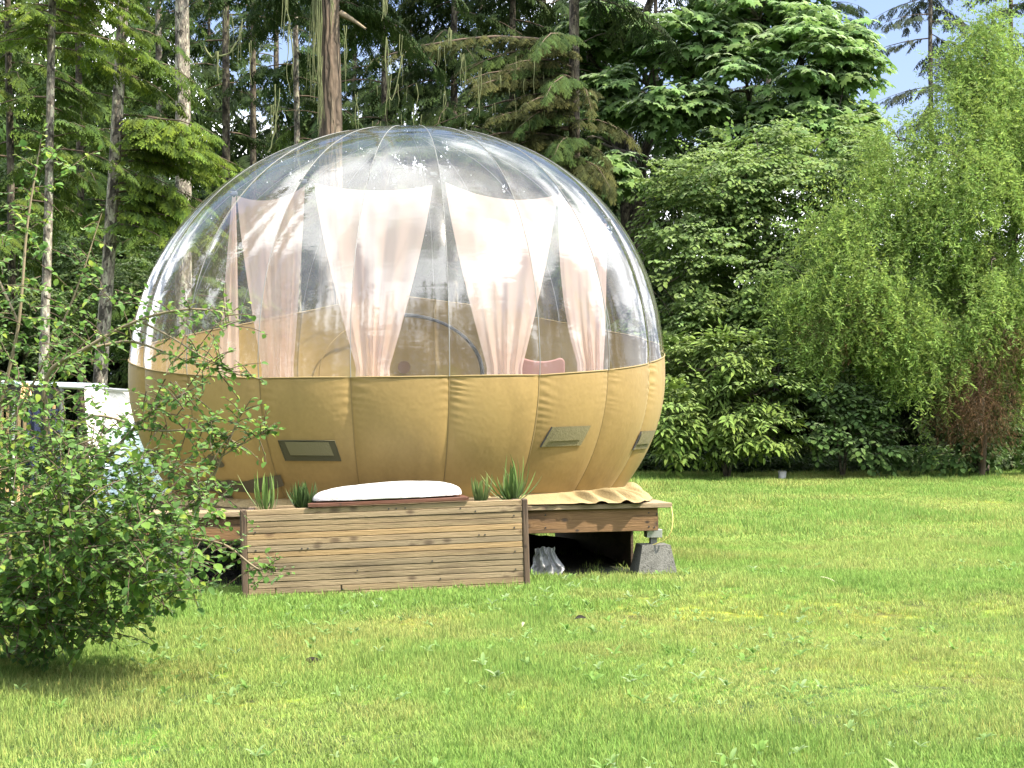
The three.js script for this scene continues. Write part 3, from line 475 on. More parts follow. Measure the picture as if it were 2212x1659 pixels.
function twigGeo(seed, o) { // a twig along +z with leaves left and right
  const { n = 9, len = 0.074, wid = 0.061, hang = 0.35, span = 0.32, segs = 3, c0 = [0.8, 0.85, 0.8], c1 = [1.1, 1.08, 0.95], peak = 0.5, curl = 0.2, fold = 0.25, ang = 0.9 } = o, q = rng(seed), g = new Geo();
  for (let k = 0; k < n; k++) { const t = (k + 0.4) / n, s = k % 2 ? 1 : -1, a = k === n - 1 ? 0.1 : s * (ang + 0.4 * (q() - 0.5)), p = V(0.02 * (q() - 0.5), -0.14 * span * t * t + 0.03 * (q() - 0.5), t * span), z = 0.7 + 0.5 * q(), b = 0.82 + 0.36 * q(); g.leaf(basis(p.add(V(Math.sin(a), 0, Math.cos(a)).multiplyScalar(0.018)), V(Math.sin(a), -hang * (0.4 + 1.2 * q()), Math.cos(a)), V(0.5 * (q() - 0.5), 1, 0.5 * (q() - 0.5))), len * z, wid * z, c0.map((v) => v * b), c1.map((v) => v * b), { n: segs, fold, curl, peak }); }
  return g.build();
}
function mapleGeo(seed) { // an umbrella of lobed leaves at the end of a shoot
  const q = rng(seed), g = new Geo(), out = [[0, 0.0], [0.16, -0.10], [0.42, -0.02], [0.30, 0.16], [0.52, 0.42], [0.27, 0.42], [0.20, 0.52], [0.28, 0.76], [0.12, 0.70], [0, 1.0]];
  const ring = [...out, ...out.slice(1, -1).reverse().map(([x, z]) => [-x, z])];
  for (let k = 0; k < 10; k++) {
    const a = k * 2.4 + q() * 0.5, r = 0.05 + 0.24 * Math.sqrt(k / 10), S = 0.17 + 0.09 * q(), tl = 0.35 + 0.6 * q(), f = V(Math.cos(a), -tl, Math.sin(a)), m = basis(V(Math.cos(a) * r, -0.25 * r + 0.04 * q(), Math.sin(a) * r), f, V(0, 1, 0), S), b0 = g.p.length / 3, b = 0.8 + 0.4 * q();
    g.v(V(0, 0.05, 0.33).applyMatrix4(m), null, 0, 0, [0.85 * b, 0.9 * b, 0.85 * b]);
    ring.forEach(([x, z]) => g.v(V(x, -0.35 * (x * x + (z - 0.33) * (z - 0.33)), z).applyMatrix4(m), null, 0, 0, [1.05 * b, 1.05 * b, 0.95 * b]));
    for (let i = 0; i < ring.length; i++) g.i.push(b0, b0 + 1 + (i + 1) % ring.length, b0 + 1 + i);
  }
  return g.build();
}
function willowGeo(seed, dead = false) { // a curly hanging shoot, downwards along +z
  const q = rng(seed), g = new Geo(), P = (t) => V(0.05 * Math.sin(t * 13 + seed) + 0.02 * Math.sin(t * 31), 0.05 * Math.cos(t * 11 + seed * 2), t), U = V(0, 1, 0);
  const st = []; for (let k = 0; k <= 10; k++) st.push(P(k / 10)); g.c.length = 0;
  for (let k = 0; k < 10; k++) g.leaf(basis(st[k], st[k + 1].clone().sub(st[k]), U), 0.11, dead ? 0.010 : 0.007, [0.65, 0.62, 0.5], [0.75, 0.75, 0.5], { n: 2, fold: 0.1, curl: 0 });
  const n = dead ? 8 : 30; for (let k = 0; k < n; k++) { const t = (k + q()) / n, a = q() * 6.283, f = V(Math.cos(a), Math.sin(a), dead ? 0.9 : 0.25 + 0.7 * q()), b = 0.8 + 0.45 * q(), y = q() < 0.25 ? 0.25 : 0; g.leaf(basis(P(t), f, V(q() - 0.5, q() - 0.5, q() - 0.5)), (dead ? 0.16 : 0.085) * (0.7 + 0.6 * q()), dead ? 0.008 : 0.027, [0.85 * b, 0.9 * b, 0.8 * b], [(1.1 + y) * b, (1.1 + y * 0.4) * b, 0.9 * b], { n: 3, fold: 0.3, curl: 0.5 * (q() - 0.3), peak: 0.35 }); }
  return g.build();
}
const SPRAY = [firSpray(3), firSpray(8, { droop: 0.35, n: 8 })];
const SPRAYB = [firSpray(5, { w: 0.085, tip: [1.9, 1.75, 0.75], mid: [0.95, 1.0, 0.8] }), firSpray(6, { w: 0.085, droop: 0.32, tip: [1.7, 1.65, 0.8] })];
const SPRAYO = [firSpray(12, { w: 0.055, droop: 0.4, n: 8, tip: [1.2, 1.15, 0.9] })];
const ROUND = [1, 2, 3].map((s) => twigGeo(s, {}));
const SMALL = [21, 22].map((s) => twigGeo(s, { n: 11, len: 0.06, wid: 0.042, span: 0.3 }));
const LANCE = [4, 5].map((s) => twigGeo(s, { n: 9, len: 0.13, wid: 0.042, hang: 0.1, span: 0.22, peak: 0.42, curl: 0.3, ang: 1.0 }));
const MAPLE = [1, 2].map(mapleGeo), WILLOW = [1, 2, 3].map((s) => willowGeo(s)), DEAD = [willowGeo(9, true)];

function trunkPts(p0, p1, h, wob = 0.05) { // base, a second point higher up, full height
  const d = p1.clone().sub(p0), k = h / d.y, pts = [], s = p0.x * 3.1; for (let i = 0; i <= 14; i++) { const t = i / 14; pts.push(p0.clone().addScaledVector(d, k * t).add(V((noise(t * 4, s) - 0.5) * wob * h * 0.1, 0, (noise(t * 4, s + 9) - 0.5) * wob * h * 0.1).multiplyScalar(Math.min(1, t * 8)))); } return pts;
}
class Crown { // collects copies of a few sprays and lays them out as parts
  constructor(geos, m) { this.geos = geos; this.m = m; this.l = geos.map(() => [[], []]); }
  add(mat, col) { const k = Math.floor(R() * this.geos.length); this.l[k][0].push(mat); this.l[k][1].push(col); }
  build(parent, name = 'crown') { this.geos.forEach((g, k) => { if (this.l[k][0].length) many(name, g, this.m, this.l[k][0], this.l[k][1], parent, 'stuff'); }); }
}
const tint = (c, v) => { const b = 1 + v * (R() - 0.5) * 2, y = (R() - 0.5) * v * 0.6; return lin(c[0] * b * (1 + y), c[1] * b, c[2] * b * (1 - y)); };
function bough(limbs, cr, p, az, Lb, o) {
  const { rise = 0.1, droop = 0.35, size = 0.5, col = [0.05, 0.09, 0.03], dens = 1, bare = 0.12, wood = 0.016, vary = 0.3 } = o, dx = Math.sin(az), dz = Math.cos(az), pt = (s) => V(p.x + dx * Lb * s, p.y + Lb * (rise * s - droop * s * s), p.z + dz * Lb * s), U = V(0, 1, 0);
  const line = [0, 0.2, 0.4, 0.6, 0.8, 1].map(pt); line[3].x += rr(-0.04, 0.04) * Lb; limbs.tube(line, (t) => wood * (1 - 0.85 * t) * (0.5 + 0.4 * Lb), 4);
  if (!cr) return;
  const step = 0.17 * size / 0.5 / dens; let sd = 1;
  for (let s = bare; s <= 1.0001; s += step / Lb) {
    const c = pt(s), e = pt(Math.min(1.02, s + 0.05)).sub(c).normalize(), w = size * (0.75 + 0.45 * (1 - s)) * rr(0.75, 1.2); sd = -sd;
    const f = e.clone().applyAxisAngle(U, sd * rr(0.45, 1.15)); f.y -= rr(0, 0.3);
    cr.add(basis(c.add(V(0, rr(-0.05, 0.05), 0)), f, V(rr(-0.35, 0.35), 1, rr(-0.35, 0.35)), w), tint(col, vary));
    if (Lb > 1.2 && s < 0.75) { const g2 = e.clone().applyAxisAngle(U, sd * rr(0.6, 1.0)), c2 = c.clone().addScaledVector(g2, w * 0.75); c2.y -= 0.1 * w; g2.y -= 0.25; cr.add(basis(c2, g2, V(rr(-0.3, 0.3), 1, rr(-0.3, 0.3)), w * 0.95), tint(col, vary)); }
  }
  cr.add(basis(pt(0.97), pt(1).sub(pt(0.9)), U, size * 0.9), tint(col, vary));
}
function lichen(g, p, len, r, seed) { // a thin wavy strand hanging from p
  const pts = []; for (let k = 0; k <= 8; k++) { const t = k / 8; pts.push(V(p.x + 0.08 * len * (noise(t * 3, seed) - 0.5) + 0.06 * len * t * (noise(seed, 3) - 0.5) * 2, p.y - len * t, p.z + 0.05 * (noise(t * 3, seed + 7) - 0.5))); }
  g.tube(pts, (t) => r * (0.55 + 0.9 * noise(t * 9, seed + 4)) * (1 - 0.75 * t), 4);
}
function swag(g, a, b, sag, r, seed) { const pts = []; for (let k = 0; k <= 10; k++) { const t = k / 10, p = a.clone().lerp(b, t); p.y -= sag * 4 * t * (1 - t); p.x += 0.03 * (noise(t * 5, seed) - 0.5); pts.push(p); } g.tube(pts, (t) => r * (0.5 + noise(t * 8, seed)), 4); }
// a conifer seen against its own trunk: [px at the frame top, px at row 800, distance, trunk width in px]
function conifer(o) {
  const { top, bot, d, w, h = 17, bark = M.barkDark, label, group, name = 'conifer', sets = [], sprays = SPRAY, mat = M.fir, taper = 0.7, snags = 6 } = o;
  const b = at(bot, 800, d), a = at(top, 0, d), base = b.clone().addScaledVector(a.clone().sub(b), (gh(b.x, -d) - 0.15 - b.y) / (a.y - b.y)), t = thing(name, label, 'tree', base, group);
  const pts = trunkPts(V(0, 0, 0), a.clone().sub(base), h, 0.04), r = pxm(w, d) / 2 * 1.12;
  part('trunk', new Geo().tube(pts, (s) => r * (1 - taper * s) * (1 + 0.5 * Math.exp(-s * h / 0.5)), 14, 0.07, d * 3).build(), bark, t);
  const limbs = new Geo(), cr = new Crown(sprays, mat), P = (y) => { const s = clamp(y / h, 0, 1) * 14, i = Math.min(13, Math.floor(s)); return pts[i].clone().lerp(pts[i + 1], s - i); };
  for (const s of sets) for (let k = 0; k < s.n; k++) { const y = s.y0 + (s.y1 - s.y0) * (k + R()) / s.n, az = s.az ? rr(...s.az) : R() * 6.283; bough(limbs, cr, P(y - base.y), az, rr(...s.len), s); }
  for (let k = 0; k < snags; k++) bough(limbs, null, P(rr(1.5, 8)), R() * 6.283, rr(0.3, 1.1), { rise: rr(-0.3, 0.4), droop: rr(-0.2, 0.3), wood: 0.009 });
  if (limbs.p.length) part('limbs', limbs.build(), M.twig, t, null, 'stuff');
  cr.build(t); return t;
}

// ------------------------------------------------------------------ conifers behind the tent
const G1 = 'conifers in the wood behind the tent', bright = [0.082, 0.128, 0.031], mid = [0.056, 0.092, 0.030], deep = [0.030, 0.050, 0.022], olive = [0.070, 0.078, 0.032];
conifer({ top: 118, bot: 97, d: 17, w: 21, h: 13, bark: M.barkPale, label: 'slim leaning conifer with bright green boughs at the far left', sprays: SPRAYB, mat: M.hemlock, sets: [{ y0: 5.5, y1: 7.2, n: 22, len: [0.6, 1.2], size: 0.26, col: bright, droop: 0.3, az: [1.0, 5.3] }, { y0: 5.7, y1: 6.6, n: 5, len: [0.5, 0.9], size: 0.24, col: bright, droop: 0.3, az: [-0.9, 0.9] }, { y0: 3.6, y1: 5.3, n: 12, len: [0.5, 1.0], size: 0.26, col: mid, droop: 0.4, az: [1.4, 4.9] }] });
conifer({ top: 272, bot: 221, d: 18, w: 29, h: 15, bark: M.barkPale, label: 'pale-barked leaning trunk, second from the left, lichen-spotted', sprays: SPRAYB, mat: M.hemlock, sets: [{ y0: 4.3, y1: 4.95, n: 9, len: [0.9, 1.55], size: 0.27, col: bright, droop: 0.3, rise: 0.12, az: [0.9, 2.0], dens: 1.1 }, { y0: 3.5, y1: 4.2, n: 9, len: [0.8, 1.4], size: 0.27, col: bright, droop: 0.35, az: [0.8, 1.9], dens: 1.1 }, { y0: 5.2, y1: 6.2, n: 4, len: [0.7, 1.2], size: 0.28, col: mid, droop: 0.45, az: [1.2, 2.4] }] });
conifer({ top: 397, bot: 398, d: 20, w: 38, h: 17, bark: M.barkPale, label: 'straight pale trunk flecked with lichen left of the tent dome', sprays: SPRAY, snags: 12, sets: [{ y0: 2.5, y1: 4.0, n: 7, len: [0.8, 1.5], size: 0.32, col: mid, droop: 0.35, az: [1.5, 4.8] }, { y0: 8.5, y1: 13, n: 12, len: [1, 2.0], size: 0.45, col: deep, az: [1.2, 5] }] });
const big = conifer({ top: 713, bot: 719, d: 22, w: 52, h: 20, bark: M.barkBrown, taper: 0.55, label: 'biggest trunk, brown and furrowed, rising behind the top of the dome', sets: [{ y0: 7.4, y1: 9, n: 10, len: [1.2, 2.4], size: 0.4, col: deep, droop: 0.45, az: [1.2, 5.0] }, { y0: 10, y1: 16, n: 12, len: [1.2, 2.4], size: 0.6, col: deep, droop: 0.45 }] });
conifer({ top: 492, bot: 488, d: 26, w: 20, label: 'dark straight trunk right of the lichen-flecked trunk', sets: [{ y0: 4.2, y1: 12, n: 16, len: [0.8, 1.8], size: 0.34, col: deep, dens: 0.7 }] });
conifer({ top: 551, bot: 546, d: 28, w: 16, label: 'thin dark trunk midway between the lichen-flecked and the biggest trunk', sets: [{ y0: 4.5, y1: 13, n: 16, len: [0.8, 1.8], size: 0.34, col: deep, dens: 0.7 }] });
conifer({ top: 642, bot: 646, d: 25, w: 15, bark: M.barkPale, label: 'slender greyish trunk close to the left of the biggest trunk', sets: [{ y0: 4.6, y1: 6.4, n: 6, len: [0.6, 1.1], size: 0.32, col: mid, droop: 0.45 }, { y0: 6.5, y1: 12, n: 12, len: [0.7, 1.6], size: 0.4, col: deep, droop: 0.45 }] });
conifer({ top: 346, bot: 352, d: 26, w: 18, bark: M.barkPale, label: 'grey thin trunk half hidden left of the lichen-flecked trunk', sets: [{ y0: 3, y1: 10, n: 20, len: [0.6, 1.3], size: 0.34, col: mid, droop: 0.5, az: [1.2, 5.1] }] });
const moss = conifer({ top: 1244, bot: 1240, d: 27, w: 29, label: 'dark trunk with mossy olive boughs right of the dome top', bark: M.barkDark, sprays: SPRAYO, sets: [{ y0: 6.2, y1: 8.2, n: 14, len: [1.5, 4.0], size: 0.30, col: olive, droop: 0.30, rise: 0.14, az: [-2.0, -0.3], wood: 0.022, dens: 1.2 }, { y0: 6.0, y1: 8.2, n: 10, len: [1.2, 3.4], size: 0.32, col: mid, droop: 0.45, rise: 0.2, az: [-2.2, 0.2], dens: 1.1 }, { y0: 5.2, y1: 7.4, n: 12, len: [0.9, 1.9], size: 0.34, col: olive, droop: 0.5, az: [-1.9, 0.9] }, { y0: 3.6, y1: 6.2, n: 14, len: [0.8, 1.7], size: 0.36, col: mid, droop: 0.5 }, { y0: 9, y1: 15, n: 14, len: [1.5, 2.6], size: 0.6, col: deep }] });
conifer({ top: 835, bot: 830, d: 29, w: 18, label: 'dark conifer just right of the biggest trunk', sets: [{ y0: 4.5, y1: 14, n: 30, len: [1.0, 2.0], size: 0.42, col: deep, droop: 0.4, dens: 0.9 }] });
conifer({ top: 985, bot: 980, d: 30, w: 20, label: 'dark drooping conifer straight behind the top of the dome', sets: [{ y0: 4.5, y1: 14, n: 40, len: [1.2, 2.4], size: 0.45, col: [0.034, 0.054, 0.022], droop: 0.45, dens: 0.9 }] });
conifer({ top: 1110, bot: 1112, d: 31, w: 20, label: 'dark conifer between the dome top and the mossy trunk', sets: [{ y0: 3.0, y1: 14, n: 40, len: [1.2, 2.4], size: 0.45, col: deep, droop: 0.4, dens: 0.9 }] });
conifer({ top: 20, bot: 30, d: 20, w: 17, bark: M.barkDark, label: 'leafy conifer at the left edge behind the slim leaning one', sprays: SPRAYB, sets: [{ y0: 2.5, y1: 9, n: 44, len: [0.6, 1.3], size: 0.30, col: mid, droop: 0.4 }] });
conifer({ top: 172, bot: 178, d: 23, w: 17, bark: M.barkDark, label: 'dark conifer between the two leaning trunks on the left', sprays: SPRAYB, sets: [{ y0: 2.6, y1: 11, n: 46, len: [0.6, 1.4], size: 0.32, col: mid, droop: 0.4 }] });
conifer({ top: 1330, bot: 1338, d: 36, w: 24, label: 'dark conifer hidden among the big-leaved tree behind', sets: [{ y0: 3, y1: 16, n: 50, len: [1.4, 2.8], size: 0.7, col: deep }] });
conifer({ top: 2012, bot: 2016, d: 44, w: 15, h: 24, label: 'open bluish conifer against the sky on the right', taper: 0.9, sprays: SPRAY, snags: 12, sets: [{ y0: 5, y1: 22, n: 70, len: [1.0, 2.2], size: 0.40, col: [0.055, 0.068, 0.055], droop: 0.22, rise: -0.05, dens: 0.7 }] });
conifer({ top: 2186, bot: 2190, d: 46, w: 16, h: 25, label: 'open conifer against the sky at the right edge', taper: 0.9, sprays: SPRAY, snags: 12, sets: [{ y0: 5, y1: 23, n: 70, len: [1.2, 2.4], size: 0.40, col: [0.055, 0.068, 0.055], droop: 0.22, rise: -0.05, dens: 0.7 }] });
// far conifers, alike: copies of one
{
  const far = conifer({ top: 600, bot: 600, d: 38, w: 16, h: 20, name: 'far_conifer', label: 'far dark conifer standing deep in the wood behind the tent', group: 'far conifers deep in the wood', sets: [{ y0: 1.5, y1: 18, n: 60, len: [0.9, 2.1], size: 0.55, col: deep, droop: 0.35, dens: 0.75 }] });
  for (const [px, d] of [[-60, 33], [70, 36], [150, 42], [250, 35], [310, 44], [450, 46], [700, 48], [770, 42], [890, 42], [1040, 45], [1180, 41], [1290, 48], [1420, 46], [1540, 50], [1660, 44], [1780, 50], [-180, 40], [2330, 44]]) {
    const c = far.clone(); c.name = numbered('far_conifer'); const p = at(px, 900, d); c.position.set(p.x, gh(p.x, -d) - 0.15, -d); c.rotation.y = R() * 6.283; c.scale.setScalar(rr(0.85, 1.2)); scene.add(c);
  }
}
// hanging lichen on the big trunk and the mossy boughs
function hang(tree, list) { const g = new Geo(), o = tree.position; let k = 0; for (const [px, py, d, lpx, n, r] of list) for (let i = 0; i < n; i++) { const p = at(px + rr(-4, 4) * (n > 1 ? 1 : 0), py + rr(-5, 5), d + rr(-0.1, 0.1)).sub(o); lichen(g, p, pxm(lpx * rr(0.55, 1.05), d), r, ++k * 3.7 + px); } return g; }
{
  const g = hang(big, [[686, -60, 21.6, 330, 16, 0.011], [681, -40, 21.6, 260, 14, 0.008], [690, 120, 21.6, 180, 10, 0.007], [744, 60, 21.6, 160, 3, 0.008], [618, -40, 21, 150, 4, 0.011], [626, 60, 21, 160, 3, 0.008], [596, 180, 21, 150, 2, 0.006], [590, 230, 21, 90, 3, 0.009], [830, -20, 21, 70, 6, 0.012], [838, 80, 21, 200, 3, 0.008], [842, 130, 21, 160, 2, 0.006], [865, 70, 21, 120, 2, 0.006], [500, 30, 20.5, 110, 2, 0.007], [520, 60, 20.5, 110, 2, 0.006], [486, 20, 20.5, 60, 2, 0.007], [716, 0, 21.6, 70, 3, 0.008], [770, 200, 21.5, 160, 2, 0.006], [545, 90, 20.5, 110, 2, 0.006]]);
  const A = (x, y) => at(x, y, 20.5).sub(big.position); swag(g, A(440, 96), A(468, 118), 0.1, 0.012, 3); swag(g, A(468, 118), A(512, 92), 0.08, 0.013, 5); swag(g, A(840, 210), A(866, 120), 0.25, 0.007, 8); lichen(g, A(470, 112), 0.4, 0.02, 4); swag(g, A(600, 250), A(580, 330), 0.04, 0.008, 1); swag(g, A(606, 190), A(590, 300), 0.05, 0.008, 6); swag(g, A(512, 92), A(525, 40), 0.05, 0.009, 12);
  part('hanging_lichen', g.build(), M.lichen, big, null, 'stuff');
  const l = new Geo(), Q = (x, y, d) => at(x, y, d).sub(big.position); l.tube(curve([Q(735, 30, 22), Q(760, 42, 21.9), Q(790, 62, 21.7)], 8), (t) => 0.05 * (1 - 0.7 * t), 6, 0.3, 2); l.tube(curve([Q(730, 286, 21.9), Q(750, 290, 21.7), Q(775, 292, 21.6)], 6), (t) => 0.02 * (1 - 0.7 * t), 5); part('dead_branch', l.build(), M.twigPale, big);
  const list = []; for (let k = 0; k < 46; k++) list.push([rr(800, 1190), rr(80, 260), rr(24.6, 26.0), rr(20, 90), 1, rr(0.004, 0.010)]); list.push([1035, 150, 25, 120, 3, 0.009], [1000, 120, 25, 90, 3, 0.009], [958, 200, 25, 100, 2, 0.008], [972, 60, 24.8, 50, 4, 0.012]); part('hanging_lichen', hang(moss, list).build(), M.lichen, moss, null, 'stuff');
}

// ------------------------------------------------------------------ broad-leaved trees on the right
function crownTree(o) { // lobes: [px, py, distance, rx px, ry px, copies, tint]
  const { name, label, base, stems, lobes, geos, mat, col, size = [0.9, 1.2], barkM = M.barkDark, up = 0.2, shell = 0.55, gap = 0.36, gapF = 1.3, hangF, vary = 0.25, r0 = 0.12, category = 'tree', flat = 1 } = o;
  const b = at(...base); b.y = gh(b.x, b.z) - 0.1; const t = thing(name, label, category, b), limbs = new Geo(), cr = new Crown(geos, mat), main = [];
  (stems ?? []).forEach(([pts, rad]) => { const c = curve([V(0, 0, 0), ...pts.map((q) => at(...q).sub(b))], 12); main.push(c); limbs.tube(c, (s) => rad * (1 - 0.75 * s), 8, 0.1, rad * 99); });
  for (const [px, py, d, rx, ry, n, tn2] of lobes) {
    const c = at(px, py, d).sub(b), ax = pxm(rx, d), ay = pxm(ry, d), az = Math.min(ax, ay) * 1.0;
    if (main.length) { let best = null, bd = 1e9; for (const cu of main) for (let k = 3; k < cu.length; k++) { const e = cu[k].distanceTo(c) + Math.max(0, cu[k].y - c.y) * 1.5; if (e < bd) { bd = e; best = cu[k]; } } const m2 = best.clone().lerp(c, 0.5); m2.y += 0.1 * bd * (hangF ? 0.6 : -0.2); limbs.tube(curve([best, m2, c], 7), (s) => r0 * 0.4 * (1 - 0.7 * s), 5); for (let k = 0; k < 4; k++) { const e = c.clone().add(V(rr(-0.8, 0.8) * ax, rr(-0.7, 0.7) * ay, rr(-0.6, 0.8) * az)); limbs.tube(curve([m2.clone().lerp(c, rr(0, 0.9)), c.clone().lerp(e, 0.5).add(V(0, 0.08, 0)), e], 5), (s) => r0 * 0.16 * (1 - 0.75 * s), 4); } }
    for (let k = 0; k < n; k++) {
      const th = R() * 6.283, cz = rr(-1, 1), sz = Math.sqrt(1 - cz * cz), dir = V(sz * Math.cos(th), cz, sz * Math.sin(th)), rad = Math.pow(lerp(shell, 1, R()), 0.8) * (0.72 + 0.5 * noise(dir.x * 2 + px, dir.y * 2, dir.z * 2)), p = c.clone().add(V(dir.x * ax * rad, dir.y * ay * rad, dir.z * az * rad));
      if (noise((p.x + b.x) * gapF, (p.y + b.y) * gapF * flat, (p.z + b.z) * gapF) < gap) continue;
      let f, u; if (hangF) { f = V(dir.x * 0.35 + rr(-0.3, 0.3), -1 + 1.1 * hangF * Math.max(0, dir.y) * R(), dir.z * 0.35 + rr(-0.3, 0.3)); u = V(rr(-1, 1), 0.2, rr(-1, 1)); } else { f = V(dir.x + rr(-0.5, 0.5), up * dir.y + rr(-0.35, 0.1), dir.z + rr(-0.5, 0.5)); u = V(dir.x * 0.3 + rr(-0.3, 0.3), 1, dir.z * 0.3 + rr(-0.3, 0.3)); }
      cr.add(basis(p, f, u, rr(...size)), tint(tn2 ?? col, vary));
    }
  }
  if (limbs.p.length) part(category === 'tree' ? 'trunk' : 'stems', limbs.build(), barkM, t);
  cr.build(t, category === 'tree' ? 'crown' : 'foliage'); return t;
}
crownTree({ name: 'maple_tree', label: 'big-leaved maple with drooping bright green leaves, right of the mossy trunk', base: [1372, 1000, 31], stems: [[[[1366, 600, 31], [1352, 380, 31], [1342, 200, 31], [1420, -40, 31]], 0.26], [[[1372, 600, 31], [1382, 420, 30.8], [1392, 330, 30.6], [1480, 180, 30.4], [1640, 60, 30]], 0.20], [[[1372, 650, 31], [1365, 430, 31.3], [1362, 300, 31.4], [1300, 120, 31.2]], 0.16], [[[1374, 600, 31], [1420, 430, 30.8], [1500, 340, 30.5], [1640, 300, 30]], 0.12]], geos: MAPLE, mat: M.leaf, col: [0.145, 0.245, 0.074], size: [0.8, 1.25], up: 0, shell: 0.35, gap: 0.40, gapF: 1.15, flat: 1.7, r0: 0.2, lobes: [
  [1340, 70, 30, 130, 80, 150], [1270, 120, 30.5, 90, 90, 80], [1380, 170, 29.5, 110, 50, 100], [1500, 80, 29.5, 170, 110, 220], [1640, 40, 29.5, 170, 120, 220], [1480, 220, 29, 130, 60, 110], [1610, 190, 29, 150, 90, 170], [1740, 130, 29, 130, 130, 200], [1830, 150, 29, 85, 150, 170], [1730, 290, 28.8, 130, 90, 150], [1600, 300, 28.8, 110, 60, 90], [1850, 290, 29, 60, 80, 70], [1330, 230, 29.5, 90, 35, 60], [1300, 310, 29, 55, 40, 40], [1330, 370, 28.8, 50, 50, 40], [1450, -90, 30, 260, 90, 150], [1720, -80, 30, 170, 90, 120], [1480, 330, 29.5, 70, 40, 30]] });
crownTree({ name: 'hazel_tree', label: 'round-leaved light green tree right of the dome, below the maple', base: [1660, 1000, 27], stems: [[[[1670, 700, 27], [1650, 480, 27], [1640, 330, 27]], 0.07], [[[1690, 700, 27], [1735, 560, 26.8], [1760, 360, 26.8]], 0.06], [[[1640, 720, 27], [1560, 600, 26.8], [1490, 480, 26.6]], 0.05], [[[1700, 720, 27], [1800, 560, 26.6], [1840, 420, 26.6]], 0.05], [[[1600, 800, 26.8], [1500, 700, 26.4], [1430, 620, 26.2]], 0.035]], geos: ROUND, mat: M.leaf, col: [0.150, 0.230, 0.066], size: [0.9, 1.35], gap: 0.42, gapF: 1.6, r0: 0.06, lobes: [
  [1640, 330, 27, 120, 70, 338], [1750, 330, 27, 140, 90, 494], [1550, 410, 26.5, 130, 100, 598], [1690, 450, 26.5, 160, 120, 806], [1830, 430, 26.5, 110, 130, 546], [1460, 460, 26.3, 80, 90, 312], [1490, 580, 26, 110, 110, 572], [1620, 590, 26, 130, 110, 676], [1760, 580, 26.3, 130, 120, 624], [1450, 690, 25.8, 80, 90, 338], [1560, 710, 25.6, 110, 80, 416], [1680, 700, 25.8, 110, 80, 338], [1850, 570, 26.5, 80, 90, 286], [1470, 800, 25.5, 70, 60, 156], [1600, 380, 26.3, 90, 60, 195]] });
crownTree({ name: 'willow_tree', label: 'curly yellow-green willow filling the right edge of the view', base: [2120, 1000, 25.5], stems: [[[[2110, 760, 25.5], [2090, 500, 25.5], [2110, 200, 25.5]], 0.15], [[[2130, 760, 25.5], [2190, 520, 25], [2230, 250, 25]], 0.10], [[[2080, 800, 25.2], [1980, 640, 24.8], [1900, 470, 24.8]], 0.09], [[[2080, 850, 25], [1990, 760, 24.6], [1850, 650, 24.4]], 0.06]], geos: WILLOW, mat: M.willow, col: [0.21, 0.31, 0.085], size: [0.5, 0.95], gap: 0.30, gapF: 1.25, hangF: 1.4, shell: 0.45, vary: 0.28, r0: 0.07, lobes: [
  [2120, 130, 25.5, 70, 120, 480], [2200, 150, 25.5, 60, 120, 320], [2060, 280, 25.2, 90, 110, 560], [2170, 320, 25, 110, 130, 800], [1960, 400, 24.8, 110, 90, 620], [2080, 470, 24.6, 130, 110, 900], [2200, 520, 24.4, 90, 120, 620], [1880, 500, 24.8, 100, 90, 520], [1980, 570, 24.4, 130, 100, 820], [2110, 650, 24.2, 100, 90, 520], [1830, 610, 24.4, 100, 80, 480], [1910, 680, 24.2, 110, 70, 440], [2020, 720, 24, 100, 60, 340], [1780, 690, 24.4, 70, 60, 190], [2200, 720, 24, 50, 110, 240], [2000, 800, 23.9, 60, 50, 110], [1930, 300, 25.4, 60, 60, 160], [1990, 870, 24, 40, 40, 40], [2150, 30, 25.6, 30, 50, 60], [1760, 650, 24.6, 80, 70, 260], [1860, 740, 24.3, 90, 50, 260], [2060, 180, 25.6, 50, 80, 220], [2210, 380, 24.8, 60, 120, 320], [1960, 640, 24.2, 110, 80, 380], [1800, 520, 24.8, 70, 80, 300], [2100, 380, 24.4, 100, 90, 520], [2220, 250, 25, 60, 110, 380], [1900, 580, 24.2, 90, 80, 380], [2140, 560, 24, 90, 80, 420], [2240, 640, 24.2, 60, 130, 320], [1720, 600, 25, 70, 80, 200]] });
crownTree({ name: 'dead_willow_twigs', label: 'tangle of brown dead twigs under the willow at right', category: 'twigs', base: [2120, 1000, 24.3], stems: [[[[2135, 850, 24.2], [2150, 720, 24.1], [2190, 700, 24]], 0.05]], geos: DEAD, mat: M.deadTwig, barkM: M.twig, col: [0.80, 0.88, 0.98], size: [0.35, 0.75], gap: 0.2, hangF: 1.6, shell: 0.2, vary: 0.35, r0: 0.03, lobes: [[2110, 790, 23.8, 75, 70, 420], [2060, 850, 23.8, 60, 60, 240], [2170, 720, 23.7, 60, 50, 240], [2130, 870, 23.6, 80, 60, 300], [1900, 670, 24, 70, 40, 90], [1820, 700, 24, 80, 30, 70]] });
